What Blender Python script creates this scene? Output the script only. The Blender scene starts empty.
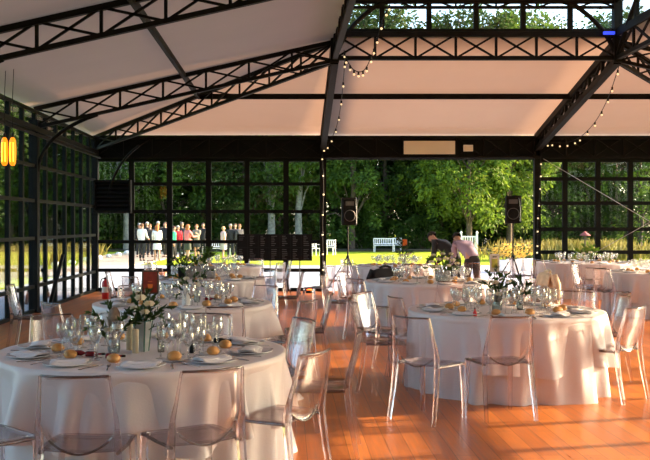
import bpy, math, random
from mathutils import Vector, Matrix
random.seed(7)
PI = math.pi
SC = bpy.context.scene
COL = SC.collection
CAMZ = 1.58
F = 900.0; CX = 286.0; CY = 225.0

def at(px, py, Y):
    """world point seen at a photo coordinate when it stands Y metres away"""
    return Vector(((px-CX)*Y/F, Y, CAMZ-(py-CY)*Y/F))

# ------------------------------------------------------------------ materials
def mat(name):
    m = bpy.data.materials.new(name); m.use_nodes = True
    nt = m.node_tree; nt.nodes.clear()
    out = nt.nodes.new('ShaderNodeOutputMaterial')
    return m, nt, out
def N(nt, t, **kw):
    n = nt.nodes.new(t)
    for k, v in kw.items(): setattr(n, k, v)
    return n
def principled(name, col, rough=.5, metal=0, noise=0, nscale=8, spec=.5, bump=0, bscale=40, emit=None, estr=0, transl=None, sheen=0):
    m, nt, out = mat(name)
    b = N(nt, 'ShaderNodeBsdfPrincipled')
    b.inputs['Base Color'].default_value = (*col, 1)
    b.inputs['Roughness'].default_value = rough
    b.inputs['Metallic'].default_value = metal
    b.inputs['Specular IOR Level'].default_value = spec
    if emit:
        b.inputs['Emission Color'].default_value = (*emit, 1); b.inputs['Emission Strength'].default_value = estr
    if noise or bump:
        tc = N(nt, 'ShaderNodeTexCoord')
    if noise:
        nz = N(nt, 'ShaderNodeTexNoise'); nz.inputs['Scale'].default_value = nscale; nz.inputs['Detail'].default_value = 4
        nt.links.new(tc.outputs['Object'], nz.inputs['Vector'])
        mr = N(nt, 'ShaderNodeMapRange'); mr.inputs[3].default_value = 1-noise; mr.inputs[4].default_value = 1+noise
        mr.inputs[1].default_value = .3; mr.inputs[2].default_value = .7
        nt.links.new(nz.outputs['Fac'], mr.inputs[0])
        mx = N(nt, 'ShaderNodeVectorMath', operation='SCALE'); mx.inputs[0].default_value = col
        nt.links.new(mr.outputs[0], mx.inputs['Scale']); nt.links.new(mx.outputs[0], b.inputs['Base Color'])
    if bump:
        n2 = N(nt, 'ShaderNodeTexNoise'); n2.inputs['Scale'].default_value = bscale; n2.inputs['Detail'].default_value = 3
        nt.links.new(tc.outputs['Object'], n2.inputs['Vector'])
        bp = N(nt, 'ShaderNodeBump'); bp.inputs['Strength'].default_value = bump; bp.inputs['Distance'].default_value = .02
        nt.links.new(n2.outputs['Fac'], bp.inputs['Height']); nt.links.new(bp.outputs[0], b.inputs['Normal'])
    s = b
    if transl:
        t = N(nt, 'ShaderNodeBsdfTranslucent'); t.inputs[0].default_value = (*transl[0], 1)
        if noise: nt.links.new(mx.outputs[0], t.inputs[0]) if len(transl) > 2 else None
        a = N(nt, 'ShaderNodeMixShader'); a.inputs[0].default_value = transl[1]
        nt.links.new(b.outputs[0], a.inputs[1]); nt.links.new(t.outputs[0], a.inputs[2]); s = a
    nt.links.new(s.outputs[0], out.inputs[0])
    return m
def clear(name, tint, rough, base, edge, haze=0, hcol=(.9,.88,.88), blend=.35):
    """clear glass or plastic: see-through face on, mirror-like and denser at grazing angles"""
    m, nt, out = mat(name)
    tr = N(nt, 'ShaderNodeBsdfTransparent'); tr.inputs[0].default_value = (*tint, 1)
    gl = N(nt, 'ShaderNodeBsdfGlossy'); gl.inputs['Roughness'].default_value = rough
    lw = N(nt, 'ShaderNodeLayerWeight'); lw.inputs['Blend'].default_value = blend
    mr = N(nt, 'ShaderNodeMapRange'); mr.inputs[3].default_value = base; mr.inputs[4].default_value = edge
    nt.links.new(lw.outputs['Fresnel'], mr.inputs[0])
    mx = N(nt, 'ShaderNodeMixShader'); nt.links.new(mr.outputs[0], mx.inputs[0])
    s = tr
    if haze:
        d = N(nt, 'ShaderNodeBsdfDiffuse'); d.inputs[0].default_value = (*hcol, 1)
        tl = N(nt, 'ShaderNodeBsdfTranslucent'); tl.inputs[0].default_value = (*hcol, 1)
        m0 = N(nt, 'ShaderNodeMixShader'); m0.inputs[0].default_value = .5
        nt.links.new(d.outputs[0], m0.inputs[1]); nt.links.new(tl.outputs[0], m0.inputs[2])
        m1 = N(nt, 'ShaderNodeMixShader'); m1.inputs[0].default_value = haze
        nt.links.new(tr.outputs[0], m1.inputs[1]); nt.links.new(m0.outputs[0], m1.inputs[2]); s = m1
    nt.links.new(s.outputs[0], mx.inputs[1]); nt.links.new(gl.outputs[0], mx.inputs[2])
    nt.links.new(mx.outputs[0], out.inputs[0])
    return m
def foliage_mat(name, c0, c1, tr=.4):
    m, nt, out = mat(name)
    tc = N(nt, 'ShaderNodeTexCoord'); nz = N(nt, 'ShaderNodeTexNoise'); nz.inputs['Scale'].default_value = .9; nz.inputs['Detail'].default_value = 5
    oi = N(nt, 'ShaderNodeObjectInfo')
    ad = N(nt, 'ShaderNodeVectorMath', operation='ADD')
    nt.links.new(tc.outputs['Object'], ad.inputs[0]); nt.links.new(oi.outputs['Random'], ad.inputs[1])
    nt.links.new(ad.outputs[0], nz.inputs['Vector'])
    cr = N(nt, 'ShaderNodeValToRGB'); cr.color_ramp.elements[0].position = .35; cr.color_ramp.elements[1].position = .68
    cr.color_ramp.elements[0].color = (*c0, 1); cr.color_ramp.elements[1].color = (*c1, 1)
    nt.links.new(nz.outputs['Fac'], cr.inputs[0])
    d = N(nt, 'ShaderNodeBsdfPrincipled'); d.inputs['Roughness'].default_value = .6; d.inputs['Specular IOR Level'].default_value = .25
    t = N(nt, 'ShaderNodeBsdfTranslucent'); a = N(nt, 'ShaderNodeMixShader'); a.inputs[0].default_value = tr
    nt.links.new(cr.outputs[0], d.inputs['Base Color']); nt.links.new(cr.outputs[0], t.inputs[0])
    nt.links.new(d.outputs[0], a.inputs[1]); nt.links.new(t.outputs[0], a.inputs[2]); nt.links.new(a.outputs[0], out.inputs[0])
    return m

M = {}
M['steel'] = principled('black_painted_steel', (.007,.0075,.007), .6, noise=.3, nscale=6, spec=.12)
M['frame'] = principled('dark_green_black_window_frame', (.006,.008,.007), .6, spec=.12)
M['membrane'] = principled('cream_roof_membrane', (.35,.325,.315), .7, noise=.05, nscale=1.2, bump=.12, bscale=3, transl=((.82,.66,.55), .37))
M['cloth'] = principled('white_linen', (.72,.69,.70), .8, bump=.06, bscale=90, transl=((.75,.66,.63), .06))
M['overlay'] = principled('white_satin_overlay', (.74,.705,.71), .5, bump=.04, bscale=60, transl=((.75,.66,.63), .06))
M['napkin'] = principled('napkin_linen', (.70,.69,.70), .8, bump=.1, bscale=120)
M['china'] = principled('white_china', (.68,.68,.70), .12)
M['bread'] = principled('bread_crust', (.58,.29,.085), .5, noise=.35, nscale=22, bump=.2, bscale=60)
M['cutlery'] = principled('stainless_cutlery', (.35,.35,.37), .22, metal=1)
M['silver'] = principled('brushed_grey_metal', (.45,.46,.47), .35, metal=1)
M['glass'] = clear('window_glass', (.90,.935,.93), .02, 0, .5)
M['wine'] = clear('wine_glass', (.97,.975,.975), .05, .03, .6, haze=.08, hcol=(.97,.97,.97), blend=.3)
M['chair'] = clear('clear_polycarbonate', (.955,.93,.935), .10, .01, .5, haze=.025, hcol=(.95,.9,.9), blend=.25)
def solid_clear(name, tint, mixf):
    # thick clear plastic: mostly refracting, partly plain see-through
    m, nt, out = mat(name)
    g = N(nt, 'ShaderNodeBsdfGlass'); g.inputs['Color'].default_value = (*tint, 1); g.inputs['Roughness'].default_value = .03; g.inputs['IOR'].default_value = 1.45
    t = N(nt, 'ShaderNodeBsdfTransparent'); t.inputs[0].default_value = (*tint, 1)
    d = N(nt, 'ShaderNodeBsdfDiffuse'); d.inputs[0].default_value = (.92,.87,.87,1)
    a = N(nt, 'ShaderNodeMixShader'); a.inputs[0].default_value = mixf
    nt.links.new(t.outputs[0], a.inputs[1]); nt.links.new(g.outputs[0], a.inputs[2])
    b = N(nt, 'ShaderNodeMixShader'); b.inputs[0].default_value = .035
    nt.links.new(a.outputs[0], b.inputs[1]); nt.links.new(d.outputs[0], b.inputs[2]); nt.links.new(b.outputs[0], out.inputs[0]); return m
M['chair_solid'] = solid_clear('thick_clear_polycarbonate', (.95,.92,.93), .85)
M['chair_edge'] = clear('smoky_polycarbonate_edge', (.42,.37,.385), .06, .10, .8, haze=.05, blend=.4)
M['chair_seat'] = clear('clear_polycarbonate_seat', (.87,.82,.85), .08, .02, .7, haze=.02, hcol=(.9,.85,.88), blend=.3)
M['frosted'] = clear('frosted_glass', (.9,.95,.95), .15, .03, .4, haze=.72, hcol=(.88,.92,.93))
M['teal'] = clear('teal_glass_rim', (.25,.62,.52), .05, .1, .8, haze=.25, hcol=(.2,.6,.5))
M['vase'] = clear('vase_glass', (.86,.93,.92), .03, .1, .9, haze=.12, hcol=(.85,.92,.92))
M['black'] = principled('black_plastic', (.009,.009,.0095), .5, spec=.2)
M['blackfab'] = principled('black_wool_fabric', (.012,.012,.013), .85, bump=.1)
M['grille'] = principled('speaker_grille', (.012,.012,.0125), .7, bump=.4, bscale=300, spec=.1)
M['grey'] = principled('grey_marking', (.10,.10,.10), .6)
M['white'] = principled('white_paint', (.8,.8,.78), .5)
M['cream'] = principled('cream_wax', (.80,.70,.50), .5, transl=((.8,.65,.4), .2))
M['red'] = principled('red_enamel', (.55,.02,.02), .3)
M['darkred'] = principled('dark_red_glass', (.16,.008,.015), .15)
M['brownred'] = principled('red_brown_card', (.25,.035,.02), .5, noise=.3, nscale=30)
M['card'] = principled('cream_card', (.75,.72,.62), .6)
M['yellowart'] = principled('yellow_green_print', (.48,.52,.09), .6, noise=.5, nscale=25)
M['orangeart'] = principled('orange_print', (.8,.2,.03), .6)
M['terracotta'] = principled('terracotta', (.45,.16,.07), .8, noise=.15, bump=.1)
M['stone'] = principled('grey_stone_planter', (.34,.32,.31), .85, noise=.12, nscale=20, bump=.2)
M['petal'] = principled('white_petal', (.86,.83,.72), .6, transl=((.85,.8,.6), .3))
M['yellow'] = principled('yellow_petal', (.78,.6,.12), .6)
M['protea'] = principled('brown_grey_protea', (.24,.18,.13), .8, noise=.3, nscale=40)
M['leafy'] = foliage_mat('bouquet_leaf', (.018,.045,.014), (.07,.13,.03), .25)
M['leaf_a'] = foliage_mat('leaf_deep_green', (.022,.050,.010), (.085,.155,.025), .4)
M['leaf_b'] = foliage_mat('leaf_mid_green', (.035,.085,.013), (.14,.24,.032), .42)
M['leaf_c'] = foliage_mat('leaf_bright_green', (.058,.12,.015), (.20,.30,.036), .45)
M['drygrass'] = foliage_mat('dry_grass_blade', (.20,.19,.04), (.45,.36,.10), .4)
M['gold'] = foliage_mat('golden_flower', (.45,.30,.05), (.75,.48,.10), .3)
M['bark'] = principled('bark', (.085,.065,.045), .9, noise=.4, nscale=10, bump=.6, bscale=12)
M['birch'] = principled('pale_bark', (.26,.25,.22), .9, noise=.4, nscale=5, bump=.4, bscale=12)
M['bulb'] = principled('warm_bulb', (.9,.8,.6), .3, emit=(1,.72,.38), estr=.9)
M['amber'] = principled('amber_lamp_glow', (.9,.35,.03), .3, emit=(1,.25,.006), estr=1.1)
M['filament'] = principled('yellow_filament', (1,.8,.3), .3, emit=(1,.50,.03), estr=1.9)
M['blueled'] = principled('blue_led', (.05,.1,.6), .3, emit=(.04,.08,1), estr=.9)
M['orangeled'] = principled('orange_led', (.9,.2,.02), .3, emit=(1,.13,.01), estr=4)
M['skin'] = principled('skin', (.52,.29,.20), .5)
M['eye'] = principled('eye_dark', (.02,.015,.012), .2)
M['lip'] = principled('lip', (.38,.12,.10), .5)

M['panel'] = principled('dark_light_blocker', (.10,.075,.055), .6, noise=.3, nscale=3)  # dark tone for the added light-blocking wall behind the camera
def floor_mat():
    m, nt, out = mat('orange_oak_planks')
    tc = N(nt, 'ShaderNodeTexCoord'); mp = N(nt, 'ShaderNodeMapping')
    mp.inputs['Rotation'].default_value = (0, 0, PI/2)
    nt.links.new(tc.outputs['Object'], mp.inputs['Vector'])
    br = N(nt, 'ShaderNodeTexBrick'); br.offset = .37
    br.inputs['Color1'].default_value = (.40,.118,.024,1); br.inputs['Color2'].default_value = (.58,.19,.040,1)
    br.inputs['Mortar'].default_value = (.10,.035,.012,1)
    br.inputs['Scale'].default_value = 1; br.inputs['Mortar Size'].default_value = .0022
    br.inputs['Brick Width'].default_value = 1.15; br.inputs['Row Height'].default_value = .145
    nt.links.new(mp.outputs[0], br.inputs['Vector'])
    m2 = N(nt, 'ShaderNodeMapping'); m2.inputs['Scale'].default_value = (30, 1.6, 1)
    nt.links.new(tc.outputs['Object'], m2.inputs['Vector'])
    nz = N(nt, 'ShaderNodeTexNoise'); nz.inputs['Scale'].default_value = 1.2; nz.inputs['Detail'].default_value = 6
    nt.links.new(m2.outputs[0], nz.inputs['Vector'])
    mr = N(nt, 'ShaderNodeMapRange'); mr.inputs[1].default_value = .3; mr.inputs[2].default_value = .7; mr.inputs[3].default_value = .72; mr.inputs[4].default_value = 1.15
    nt.links.new(nz.outputs['Fac'], mr.inputs[0])
    sc = N(nt, 'ShaderNodeVectorMath', operation='SCALE'); nt.links.new(br.outputs['Color'], sc.inputs[0]); nt.links.new(mr.outputs[0], sc.inputs['Scale'])
    b = N(nt, 'ShaderNodeBsdfPrincipled'); nt.links.new(sc.outputs[0], b.inputs['Base Color'])
    b.inputs['Specular IOR Level'].default_value = .4
    m3 = N(nt, 'ShaderNodeMapRange'); m3.inputs[3].default_value = .22; m3.inputs[4].default_value = .42
    nt.links.new(nz.outputs['Fac'], m3.inputs[0]); nt.links.new(m3.outputs[0], b.inputs['Roughness'])
    bp = N(nt, 'ShaderNodeBump'); bp.inputs['Strength'].default_value = .25; bp.inputs['Distance'].default_value = .002; bp.invert = True
    nt.links.new(br.outputs['Fac'], bp.inputs['Height']); nt.links.new(bp.outputs[0], b.inputs['Normal'])
    nt.links.new(b.outputs[0], out.inputs[0]); return m
M['floor'] = floor_mat()
def lawn_mat():
    m, nt, out = mat('mown_lawn')
    tc = N(nt, 'ShaderNodeTexCoord'); nz = N(nt, 'ShaderNodeTexNoise'); nz.inputs['Scale'].default_value = .5; nz.inputs['Detail'].default_value = 8
    nt.links.new(tc.outputs['Object'], nz.inputs['Vector'])
    cr = N(nt, 'ShaderNodeValToRGB'); cr.color_ramp.elements[0].position = .3; cr.color_ramp.elements[1].position = .7
    cr.color_ramp.elements[0].color = (.27,.37,.02,1); cr.color_ramp.elements[1].color = (.48,.58,.04,1)
    nt.links.new(nz.outputs['Fac'], cr.inputs[0])
    b = N(nt, 'ShaderNodeBsdfPrincipled'); b.inputs['Roughness'].default_value = .9; b.inputs['Specular IOR Level'].default_value = .1
    nt.links.new(cr.outputs[0], b.inputs['Base Color'])
    n2 = N(nt, 'ShaderNodeTexNoise'); n2.inputs['Scale'].default_value = 14; n2.inputs['Detail'].default_value = 3
    nt.links.new(tc.outputs['Object'], n2.inputs['Vector'])
    bp = N(nt, 'ShaderNodeBump'); bp.inputs['Strength'].default_value = .9; bp.inputs['Distance'].default_value = .12
    nt.links.new(n2.outputs['Fac'], bp.inputs['Height']); nt.links.new(bp.outputs[0], b.inputs['Normal'])
    nt.links.new(b.outputs[0], out.inputs[0]); return m
M['lawn'] = lawn_mat()
M['paving'] = principled('pale_paving', (.42,.43,.44), .75, noise=.12, nscale=2, bump=.1)
M['gravel'] = principled('sandy_path', (.50,.40,.30), .9, noise=.15, nscale=6, bump=.3)
M['soil'] = principled('forest_floor', (.035,.035,.015), .95, noise=.4, nscale=2, bump=.5, bscale=6)

# ------------------------------------------------------------------ mesh building
class MB:
    def __init__(s): s.v = []; s.f = []; s.sm = []
    def add(s, vs, fs, smooth=False):
        b = len(s.v); s.v += [tuple(v) for v in vs]
        for f in fs: s.f.append(tuple(b+i for i in f)); s.sm.append(smooth)
        return s
    def box(s, c, d, rz=0, rx=0):
        m = Matrix.Rotation(rz, 3, 'Z') @ Matrix.Rotation(rx, 3, 'X'); c = Vector(c)
        vs = [c + m @ Vector((x*d[0]/2, y*d[1]/2, z*d[2]/2)) for z in (-1,1) for y in (-1,1) for x in (-1,1)]
        return s.add(vs, [(0,2,3,1),(4,5,7,6),(0,1,5,4),(2,6,7,3),(0,4,6,2),(1,3,7,5)])
    def beam(s, a, b, w, h=None, w2=None, h2=None):
        h = h or w; w2 = w2 or w; h2 = h2 or h
        a = Vector(a); b = Vector(b); d = (b-a).normalized()
        u = d.cross(Vector((0,0,1)))
        if u.length < 1e-4: u = Vector((1,0,0))
        u.normalize(); n = u.cross(d)
        vs = []
        for p, ww, hh in ((a,w,h),(b,w2,h2)):
            for x, y in ((-1,-1),(1,-1),(1,1),(-1,1)): vs.append(p + u*x*ww/2 + n*y*hh/2)
        return s.add(vs, [(3,2,1,0),(4,5,6,7),(0,1,5,4),(1,2,6,5),(2,3,7,6),(3,0,4,7)])
    def tube(s, pts, r, n=8, cap=True, sq=1.0):
        pts = [Vector(p) for p in pts]; L = len(pts)
        rs = r if isinstance(r, (list, tuple)) else [r]*L
        vs = []; pu = None
        for i, p in enumerate(pts):
            d = (pts[min(i+1, L-1)] - pts[max(i-1, 0)]).normalized()
            if pu is None:
                u = d.cross(Vector((0,0,1)))
                if u.length < 1e-3: u = d.cross(Vector((0,1,0)))
            else: u = pu - d*pu.dot(d)
            u.normalize(); pu = u; w = d.cross(u)
            for k in range(n):
                t = 2*PI*(k+.5)/n; vs.append(p + (u*math.cos(t) + w*math.sin(t)*sq)*rs[i])
        fs = [(i*n+k, i*n+(k+1)%n, (i+1)*n+(k+1)%n, (i+1)*n+k) for i in range(L-1) for k in range(n)]
        s.add(vs, fs, n > 4)
        if cap: s.add(vs[:n], [tuple(range(n))[::-1]]); s.add(vs[-n:], [tuple(range(n))])
        return s
    def lathe(s, prof, c=(0,0,0), n=16, fn=None, smooth=True, closed=False):
        c = Vector(c); vs = []
        for r, z in prof:
            for k in range(n):
                t = 2*PI*k/n; rr = r*(fn(t, z) if fn else 1)
                vs.append(c + Vector((rr*math.cos(t), rr*math.sin(t), z)))
        L = len(prof)
        fs = [(i*n+k, i*n+(k+1)%n, (i+1)*n+(k+1)%n, (i+1)*n+k) for i in range(L-1) for k in range(n)]
        if closed: fs += [((L-1)*n+k, (L-1)*n+(k+1)%n, (k+1)%n, k) for k in range(n)]
        return s.add(vs, fs, smooth)
    def ball(s, c, r, n=10, m=6, sc=(1,1,1), rot=None):
        c = Vector(c); vs = []
        for i in range(m+1):
            a = PI*i/m - PI/2
            for k in range(n):
                t = 2*PI*k/n
                v = Vector((math.cos(a)*math.cos(t)*sc[0], math.cos(a)*math.sin(t)*sc[1], math.sin(a)*sc[2]))*r
                if rot: v = rot @ v
                vs.append(c+v)
        fs = [(i*n+k, i*n+(k+1)%n, (i+1)*n+(k+1)%n, (i+1)*n+k) for i in range(m) for k in range(n)]
        return s.add(vs, fs, True)
    def sheet(s, fn, nu, nv, th=0):
        """solid sheet from fn(u,v) -> point; th thickness along the surface normal"""
        P = [[Vector(fn(i/nu, j/nv)) for j in range(nv+1)] for i in range(nu+1)]
        vs = [P[i][j] for i in range(nu+1) for j in range(nv+1)]
        id = lambda i, j: i*(nv+1)+j
        fs = [(id(i,j), id(i+1,j), id(i+1,j+1), id(i,j+1)) for i in range(nu) for j in range(nv)]
        if th:
            off = len(vs); q = []
            for i in range(nu+1):
                for j in range(nv+1):
                    du = P[min(i+1,nu)][j]-P[max(i-1,0)][j]; dv = P[i][min(j+1,nv)]-P[i][max(j-1,0)]
                    nn = du.cross(dv); nn = nn.normalized() if nn.length > 1e-9 else Vector((0,0,1))
                    q.append(P[i][j]-nn*th)
            vs += q
            fs += [tuple(off+x for x in reversed(f)) for f in fs[:nu*nv]]
            b = [id(i,0) for i in range(nu+1)] + [id(nu,j) for j in range(1,nv+1)] + [id(i,nv) for i in range(nu-1,-1,-1)] + [id(0,j) for j in range(nv-1,0,-1)]
            for k in range(len(b)):
                a, c = b[k], b[(k+1)%len(b)]; fs.append((c, a, off+a, off+c))
        return s.add(vs, fs, True)
    def leaf(s, c, d, L, W, up=None, bend=.15):
        d = Vector(d).normalized(); c = Vector(c)
        u = d.cross(up or Vector((random.uniform(-1,1), random.uniform(-1,1), random.uniform(-1,1))))
        if u.length < 1e-4: u = Vector((1,0,0))
        u.normalize(); n = u.cross(d)
        return s.add([c, c+d*L*.5+u*W/2-n*bend*L*.3, c+d*L-n*bend*L, c+d*L*.5-u*W/2-n*bend*L*.3, c+d*L*.5], [(0,1,4),(1,2,4),(0,4,3),(4,2,3)])
    def mesh(s, name, m):
        me = bpy.data.meshes.new(name); me.from_pydata(s.v, [], s.f)
        me.polygons.foreach_set('use_smooth', s.sm)
        if m: me.materials.append(m)
        me.update(); return me
    def build(s, name, m, parent=None, loc=None):
        o = bpy.data.objects.new(name, s.mesh(name, m)); COL.objects.link(o)
        if parent: o.parent = parent
        if loc is not None: o.location = loc
        return o

def tag(o, label=None, cat=None, group=None, kind=None):
    if label: o['label'] = label
    if cat: o['category'] = cat
    if group: o['group'] = group
    if kind: o['kind'] = kind
    return o
def thing(name, label, cat, loc=(0,0,0), rz=0, group=None, kind=None):
    o = bpy.data.objects.new(name, None); COL.objects.link(o)
    o.location = loc; o.rotation_euler = (0,0,rz); o.empty_display_size = .1
    return tag(o, label, cat, group, kind)
def part(name, mb, m, parent, label=None):
    o = mb.build(name, m, parent)
    if label: o['label'] = label
    return o
def dup(root, loc, rz, label, group=None, scale=None, rot=None):
    r = root.copy(); COL.objects.link(r); r.location = loc; r.rotation_euler = rot or (0,0,rz); r['label'] = label
    if group: r['group'] = group
    if scale: r.scale = scale if isinstance(scale, (tuple, list)) else (scale,)*3
    for ch in list(root.children):
        c = ch.copy(); COL.objects.link(c); c.parent = r
        for g in ch.children:
            d = g.copy(); COL.objects.link(d); d.parent = c
    return r
class Kind:
    """first use places the original, later uses place copies"""
    def __init__(s, root, group): s.root = root; s.used = False; s.group = group
    def put(s, loc, rz, label, scale=None, rot=None, group=None):
        g = group or s.group
        if s.used: return dup(s.root, loc, rz, label, g, scale, rot)
        s.used = True; r = s.root; r.location = loc; r.rotation_euler = rot or (0,0,rz); r['label'] = label
        if g: r['group'] = g
        if scale: r.scale = scale if isinstance(scale, (tuple, list)) else (scale,)*3
        return r

# ------------------------------------------------------------------ the building
XL, XP, XQ, XR = -4.56, .884, 5.996, 11.45     # side wall, two back posts, other side wall
YB = 21.5; YS = [21.5, 16.3, 10.85, 5.5, .1, -5.2]
ZE, ZT = 3.74, 4.98                             # eave and lantern foot of the membrane
STR = dict(kind='structure')
def struct(name, mb, m, label=None): return tag(mb.build(name, m), label, None, None, 'structure')

b = MB(); b.box(((XL+XR)/2, (YB-5.3)/2, -.06), (XR-XL+.3, YB+5.6, .12)); struct('floor', b, M['floor'], 'orange oak plank floor of the pavilion')
b = MB(); b.box((3, 40, -.26), (260, 260, .2)); struct('lawn_ground', b, M['lawn'], 'mown sunlit lawn around the pavilion')
def slab(name, pts, z0, z1, m, label):
    n = len(pts); b = MB()
    b.add([(x,y,z0) for x,y in pts]+[(x,y,z1) for x,y in pts], [tuple(range(n))[::-1], tuple(range(n,2*n))]+[(i,(i+1)%n,n+(i+1)%n,n+i) for i in range(n)])
    return struct(name, b, m, label)
slab('paving', [(-7.3,-6),(-4.75,-6),(-4.75,21.7),(11.65,21.7),(11.65,-6),(15,-6),(15,37),(-7.3,37)], -.2, -.08, M['paving'], 'pale grey paving around the pavilion')
slab('path', [(-7.3,30),(-7.3,37),(-6.5,37),(-5.6,55),(-9.8,58),(-10.5,46),(-8.6,37),(-9.5,30)], -.17, -.10, M['gravel'], 'sandy path leading to the wood')
slab('forest_ground', [(-60,58.5),(80,58.5),(80,110),(-60,110)], -.17, -.05, M['soil'], 'dark forest floor under the trees')

# membrane: a closed thin skin for each slope
def skin(name, quad, label, n=8, sag=.05):
    a, bq, c, d = [Vector(q) for q in quad]
    def fn(u, v):
        p = (a*(1-u)+bq*u)*(1-v)+(d*(1-u)+c*u)*v
        return p - Vector((0,0,1))*sag*math.sin(PI*u)*math.sin(PI*v)
    m = MB(); m.sheet(fn, n, n, .012); return struct(name, m, M['membrane'], label)
skin('ceiling_back', [(XP,16.3,ZT),(XQ,16.3,ZT),(XQ,YB+.15,ZE),(XP,YB+.15,ZE)], 'cream membrane slope over the open doorway')
for nm, xa, xb, lab in (('ceiling_hip', XL-.1, XP, 'cream membrane hip over the louvred corner'), ('ceiling_hip_sunny', XR+.1, XQ, 'cream membrane hip over the braced glass corner')):
    skin(nm, [(xb,16.3,ZT),(xb,16.3,ZT-.001),(xa,YB+.15,ZE),(xb,YB+.15,ZE)], lab, sag=.02)
for k in range(5):
    skin('ceiling_side', [(XP,YS[k+1],ZT),(XP,YS[k] if k else 16.3,ZT),(XL-.1,YS[k]+(.15 if k == 0 else 0),ZE),(XL-.1,YS[k+1],ZE)], 'shaded cream membrane slope above the dark glass wall', sag=.03)
    skin('ceiling_sunny', [(XQ,YS[k+1],ZT),(XQ,YS[k] if k else 16.3,ZT),(XR+.1,YS[k]+(.15 if k == 0 else 0),ZE),(XR+.1,YS[k+1],ZE)], 'cream membrane slope on the sunny side', sag=.03)
# lantern roof
m = MB()
for s_ in (0, 1):
    x0, x1 = (XP-.15, 3.44) if s_ == 0 else (3.44, XQ+.15)
    z0, z1 = (5.78, 6.5) if s_ == 0 else (6.5, 5.78)
    m.sheet(lambda u, v: (x0+(x1-x0)*u, -5.2+(16.5+5.2)*v, z0+(z1-z0)*u), 4, 4, .02)
struct('ceiling_lantern', m, M['membrane'], 'cream membrane on top of the glazed roof lantern')

def truss(t0, t1, b0, b1, n, name, label, w=.075, web=.032, kinds='structure'):
    """lattice girder: two chords, posts and crossed diagonals"""
    t0, t1, b0, b1 = map(Vector, (t0, t1, b0, b1))
    r = thing(name, label, None, (t0+t1)/2, 0, None, kinds)
    o = (t0+t1)/2
    part('top_chord', MB().beam(t0-o, t1-o, w, w), M['steel'], r)
    part('bottom_chord', MB().beam(b0-o, b1-o, w, w*.8), M['steel'], r)
    g = MB()
    for i in range(n+1):
        u = i/n; a = t0.lerp(t1, u)-o; c = b0.lerp(b1, u)-o
        g.beam(a, c, web*1.25)
        if i < n:
            a2 = t0.lerp(t1, (i+1)/n)-o; c2 = b0.lerp(b1, (i+1)/n)-o
            g.beam(a, c2, web); g.beam(c, a2, web)
    part('lattice', g, M['steel'], r)
    return r
def arc(p, c, q, n=10):
    p, c, q = Vector(p), Vector(c), Vector(q)
    return [p*(1-t)**2 + c*2*t*(1-t) + q*t*t for t in [i/n for i in range(n+1)]]
zt0, zt1 = ZE-.06, ZT-.08
for k, y in enumerate(YS[1:5]):
    lab = ['crossing the bay beside the open doorway end', 'over the front dining tables', 'over the near end of the hall', 'behind the photographer'][k]
    truss((XL,y,zt0),(XP,y,zt1),(XL,y,zt0-.34),(XP,y,zt1-.34), 7, 'roof_truss', 'black lattice roof truss on the dark glass wall, '+lab)
    truss((XR,y,zt0),(XQ,y,zt1),(XR,y,zt0-.34),(XQ,y,zt1-.34), 7, 'roof_truss', 'black lattice roof truss on the sunny wall, '+lab)
    for xw, s_ in ((XL,1),(XR,-1)):
        p = thing('steel_post', 'black steel wall post under the truss, '+lab, None, (xw,y,0), 0, None, 'structure')
        part('shaft', MB().box((0,0,zt0/2-.1), (.16,.16,zt0-.2)), M['steel'], p)
        part('base_plate', MB().box((0,0,.008), (.26,.26,.016)), M['steel'], p)
        part('knee_brace', MB().tube(arc((.06*s_,0,2.55),(.12*s_,0,3.25),(1.15*s_,0,3.58)), .035, 6), M['steel'], p)
    # lantern stanchions and curved brackets
    for xl, s_ in ((XP,1),(XQ,-1)):
        p = thing('lantern_post', 'black post of the roof lantern above the truss, '+lab, None, (xl,y,4.55), 0, None, 'structure')
        part('shaft', MB().box((0,0,.62), (.15,.15,1.3)), M['steel'], p)
        part('bracket', MB().tube(arc((0,0,.0),(.15*s_,0,.75),(1.2*s_,0,1.25)), .045, 6), M['steel'], p)
        if k > 0: part('bracket', MB().tube(arc((0,.0,.0),(0,.7,.1),(0,1.1,.42)), .04, 6), M['steel'], p)
        else: part('bracket', MB().tube(arc((0,0,.0),(0,-.35,.5),(0,-1.4,1.2)), .05, 6), M['steel'], p)
    # tie across the lantern
    truss((XP,y,6.35 if False else 5.74),(XQ,y,5.74),(XP,y,5.52),(XQ,y,5.52), 7, 'lantern_tie', 'black lattice tie across the roof lantern, '+lab, .06, .025)
# hips, back slope rafters, purlins
truss((XP,16.3,zt1),(XL,YB,zt0),(XP,16.3,zt1-.36),(XL,YB,zt0-.30), 9, 'hip_truss', 'black lattice hip rafter running to the louvred corner')
truss((XQ,16.3,zt1),(XR,YB,zt0),(XQ,16.3,zt1-.36),(XR,YB,zt0-.30), 9, 'hip_truss', 'black lattice hip rafter running to the braced glass corner')
truss((XP,16.3,zt1),(XP,YB,zt0),(XP,16.3,zt1-.36),(XP,YB,zt0-.30), 7, 'rafter_truss', 'black lattice rafter over the post beside the black board', .13, .05)
truss((XQ,16.3,zt1),(XQ,YB,zt0),(XQ,16.3,zt1-.36),(XQ,YB,zt0-.30), 7, 'rafter_truss', 'black lattice rafter over the post beside the far speaker', .13, .05)
truss((XP,16.3,ZT+.05),(XQ,16.3,ZT+.05),(XP,16.3,4.60),(XQ,16.3,4.60), 7, 'lantern_girder', 'black crossed lattice girder under the lantern end window', .09, .035)
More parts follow.
